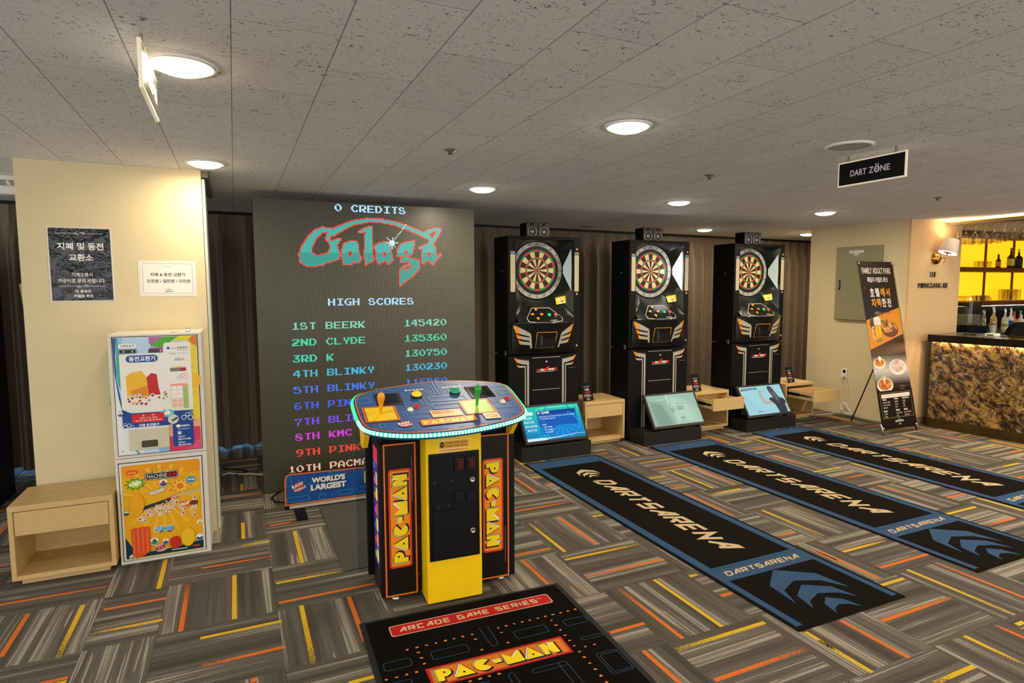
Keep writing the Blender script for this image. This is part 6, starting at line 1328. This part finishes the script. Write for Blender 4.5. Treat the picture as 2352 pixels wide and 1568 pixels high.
# things lying on the bar top
mb = MB(); mb.box(-.07, -.10, 0, .07, .10, .012, glass_mat('#e9eee2', .08, .5), .003, 1); o = mb.build('plastic_tray'); o.location = (7.32, 4.0, 1.026); tag(o, 'clear plastic tray lying on the bar top near the warm-tinted wall', 'tray')
root = thing('receipt_box', 'small white device with dark lettering on the bar top', 'box', (7.19, 3.72, 1.0255)); mb = MB(); mb.box(-.04, -.05, 0, .05, .05, .032, WHITE, .004); mb.build('body', root)
cv = Canvas(.4); cv.rect(-.03, .008, .03, .022, '#4a463c'); cv.build('print', ((-.0405, 0, 0), (0, -1, 0), (0, 0, 1), (-1, 0, 0)), root)
mb = MB(); mb.tube([(7.22+.02*sin(k*1.3), 3.66-.028*k, 1.031+.001*(k % 2)) for k in range(9)], .0045, BLK); tag(mb.build('cable'), 'black cable lying on the bar top next to the white device', 'cable')

# wall lamp and lettering on the warm-tinted wall
root = thing('wall_lamp', 'brass wall lamp with tilted pleated shade on the warm-tinted wall', 'wall lamp', (7.135, 4.305, 1.858))
mb = MB(); mb.lathe([(.068, 0), (.068, .008), (.06, .03), (.03, .046), (.001, .05)], BRASS, 32, M=aim((0, 0, 0), (0, -1, 0))); mb.build('wall_plate', root)
mb = MB(); mb.tube([(0, -.045, 0), (.0, -.12, -.002)], .005, BRASS); mb.build('arm', root)
axis = Vector((.30, -.12, .95)).normalized(); base = Vector((-.012, -.12, .0))
mb = MB(); mb.tube([base-axis*.075, base+axis*.07], [.002, .007], BRASS); mb.build('stem', root)
SHD, nt, p = new_mat('lamp_shade'); p.inputs['Base Color'].default_value = (.5, .46, .43, 1); p.inputs['Roughness'].default_value = .6
p.inputs['Emission Color'].default_value = (1, .84, .62, 1); p.inputs['Emission Strength'].default_value = .08
M_ = aim(base+axis*.055, axis)
mb = MB(); n = 40; mb.lathe([(.092, 0), (.066, .155), (.064, .155), (.090, .002)], SHD, n, M=M_, cap=False); mb.build('shade', root)
mb = MB(); mb.lathe([(.088, .003), (.040, .004)], mat('#fff3dc', .5, es=3.2), 32, M=M_, cap=False); mb.lathe([(.041, .004), (.012, -.004), (.001, -.004)], BRASS, 24, M=M_, cap=False); mb.build('diffuser', root)
ld = bpy.data.lights.new('wall_lamp_bulb', 'POINT'); ld.energy = 5; ld.color = (1, .74, .42); ld.shadow_soft_size = .03
lo = bpy.data.objects.new('bulb', ld); COL.objects.link(lo); lo.parent = root; lo.location = base+axis*.17
root = thing('wall_lettering', 'black raised letters THE MONGSANG DE below the wall lamp', 'lettering', (7.12, 4.305, 1.53))
cv = Canvas(.4); LK = '#15110c'
def serif(t, x0, x1, y0, y1):
    ws = {'M': 1.2, 'O': .95, 'N': 1.05, 'G': 1, 'S': .75, 'A': 1, 'T': .9, 'H': 1, 'E': .8, 'D': 1, ' ': .5}; k = (x1-x0)/sum(ws[c] for c in t); x = x0
    for c in t:
        w_ = ws[c]*k
        if c != ' ':
            a, b = x+.06*w_, x+.94*w_; cv.text(c, a+.04*w_, y0, b-.04*w_, y1, LK, -.012)
            s = (y1-y0)*.07
            if c in 'THMN' or c in 'A': 
                for q in ([a+.12*w_, b-.12*w_] if c in 'HMNA' else [(a+b)/2]): cv.rect(q-.085*w_, y0, q+.085*w_, y0+s, LK)
            if c in 'HMN':
                for q in (a+.12*w_, b-.12*w_): cv.rect(q-.085*w_, y1-s, q+.085*w_, y1, LK)
            if c == 'O': cv.poly(ell((a+b)/2, (y0+y1)/2, w_*.3, (y1-y0)*.42), LK)
            if c == 'D': cv.rect(a+.06*w_, y0, a+.36*w_, y1, LK)
        x += w_
serif('THE', -.082, .045, .122, .178); serif('MONGSANG DE', -.27, .27, 0, .056)
pr = cv.build('letters', front(0, -.006, 0), root)
sol = pr.modifiers.new('depth', 'SOLIDIFY'); sol.thickness = .006; sol.offset = 1

# ---------------------------------------------------------------- cables by the curtain, machine at the left edge
mb = MB(); mb.tube([(-.155, 5.53, .007), (-.10, 5.55, .01), (-.03, 5.50, .007), (.06, 5.47, .007), (.15, 5.40, .007), (.3, 5.36, .007)], .0075, CW); tag(mb.build('white_cable'), 'thick white cable on the carpet between pillar and LED screen', 'cable')
mb = MB(); mb.tube([(-.155, 5.76, .006), (-.07, 5.67, .006), (.0, 5.63, .006), (.035, 5.58, .006), (.02, 5.53, .006), (-.06, 5.485, .006)], .005, BLK); tag(mb.build('black_cable'), 'thin black cable looping beside the white one by the curtain', 'cable')
mb = MB(); mb.tube([(.262, 4.876, .012), (.235, 4.85, .006), (.19, 4.76, .006), (.21, 4.66, .006), (.29, 4.52, .03)], .006, BLK); tag(mb.build('power_cable'), 'black cable curling out under the lower corner of the LED screen', 'cable')
root = thing('game_machine', 'black game machine with blue lights, only its flank showing at the far left edge', 'arcade machine', (-2.25, 5.2, 0))
mb = MB(); mb.box(0, 0, 0, .66, .55, 1.75, BLK, .006); mb.build('body', root)
mb = MB(); mb.box(.66, .1, .25, .672, .16, 1.6, mat('#8f8b80', .3, .5), .004); mb.build('metal_strip', root)
for z in (.35, .62, .9, 1.2, 1.5): MB().lathe([(.012, 0), (.01, .004), (.001, .005)], mat('#3340ff', .4, es=3), 12, M=aim((.672, .13, z), (1, 0, 0))).build('blue_light', root)
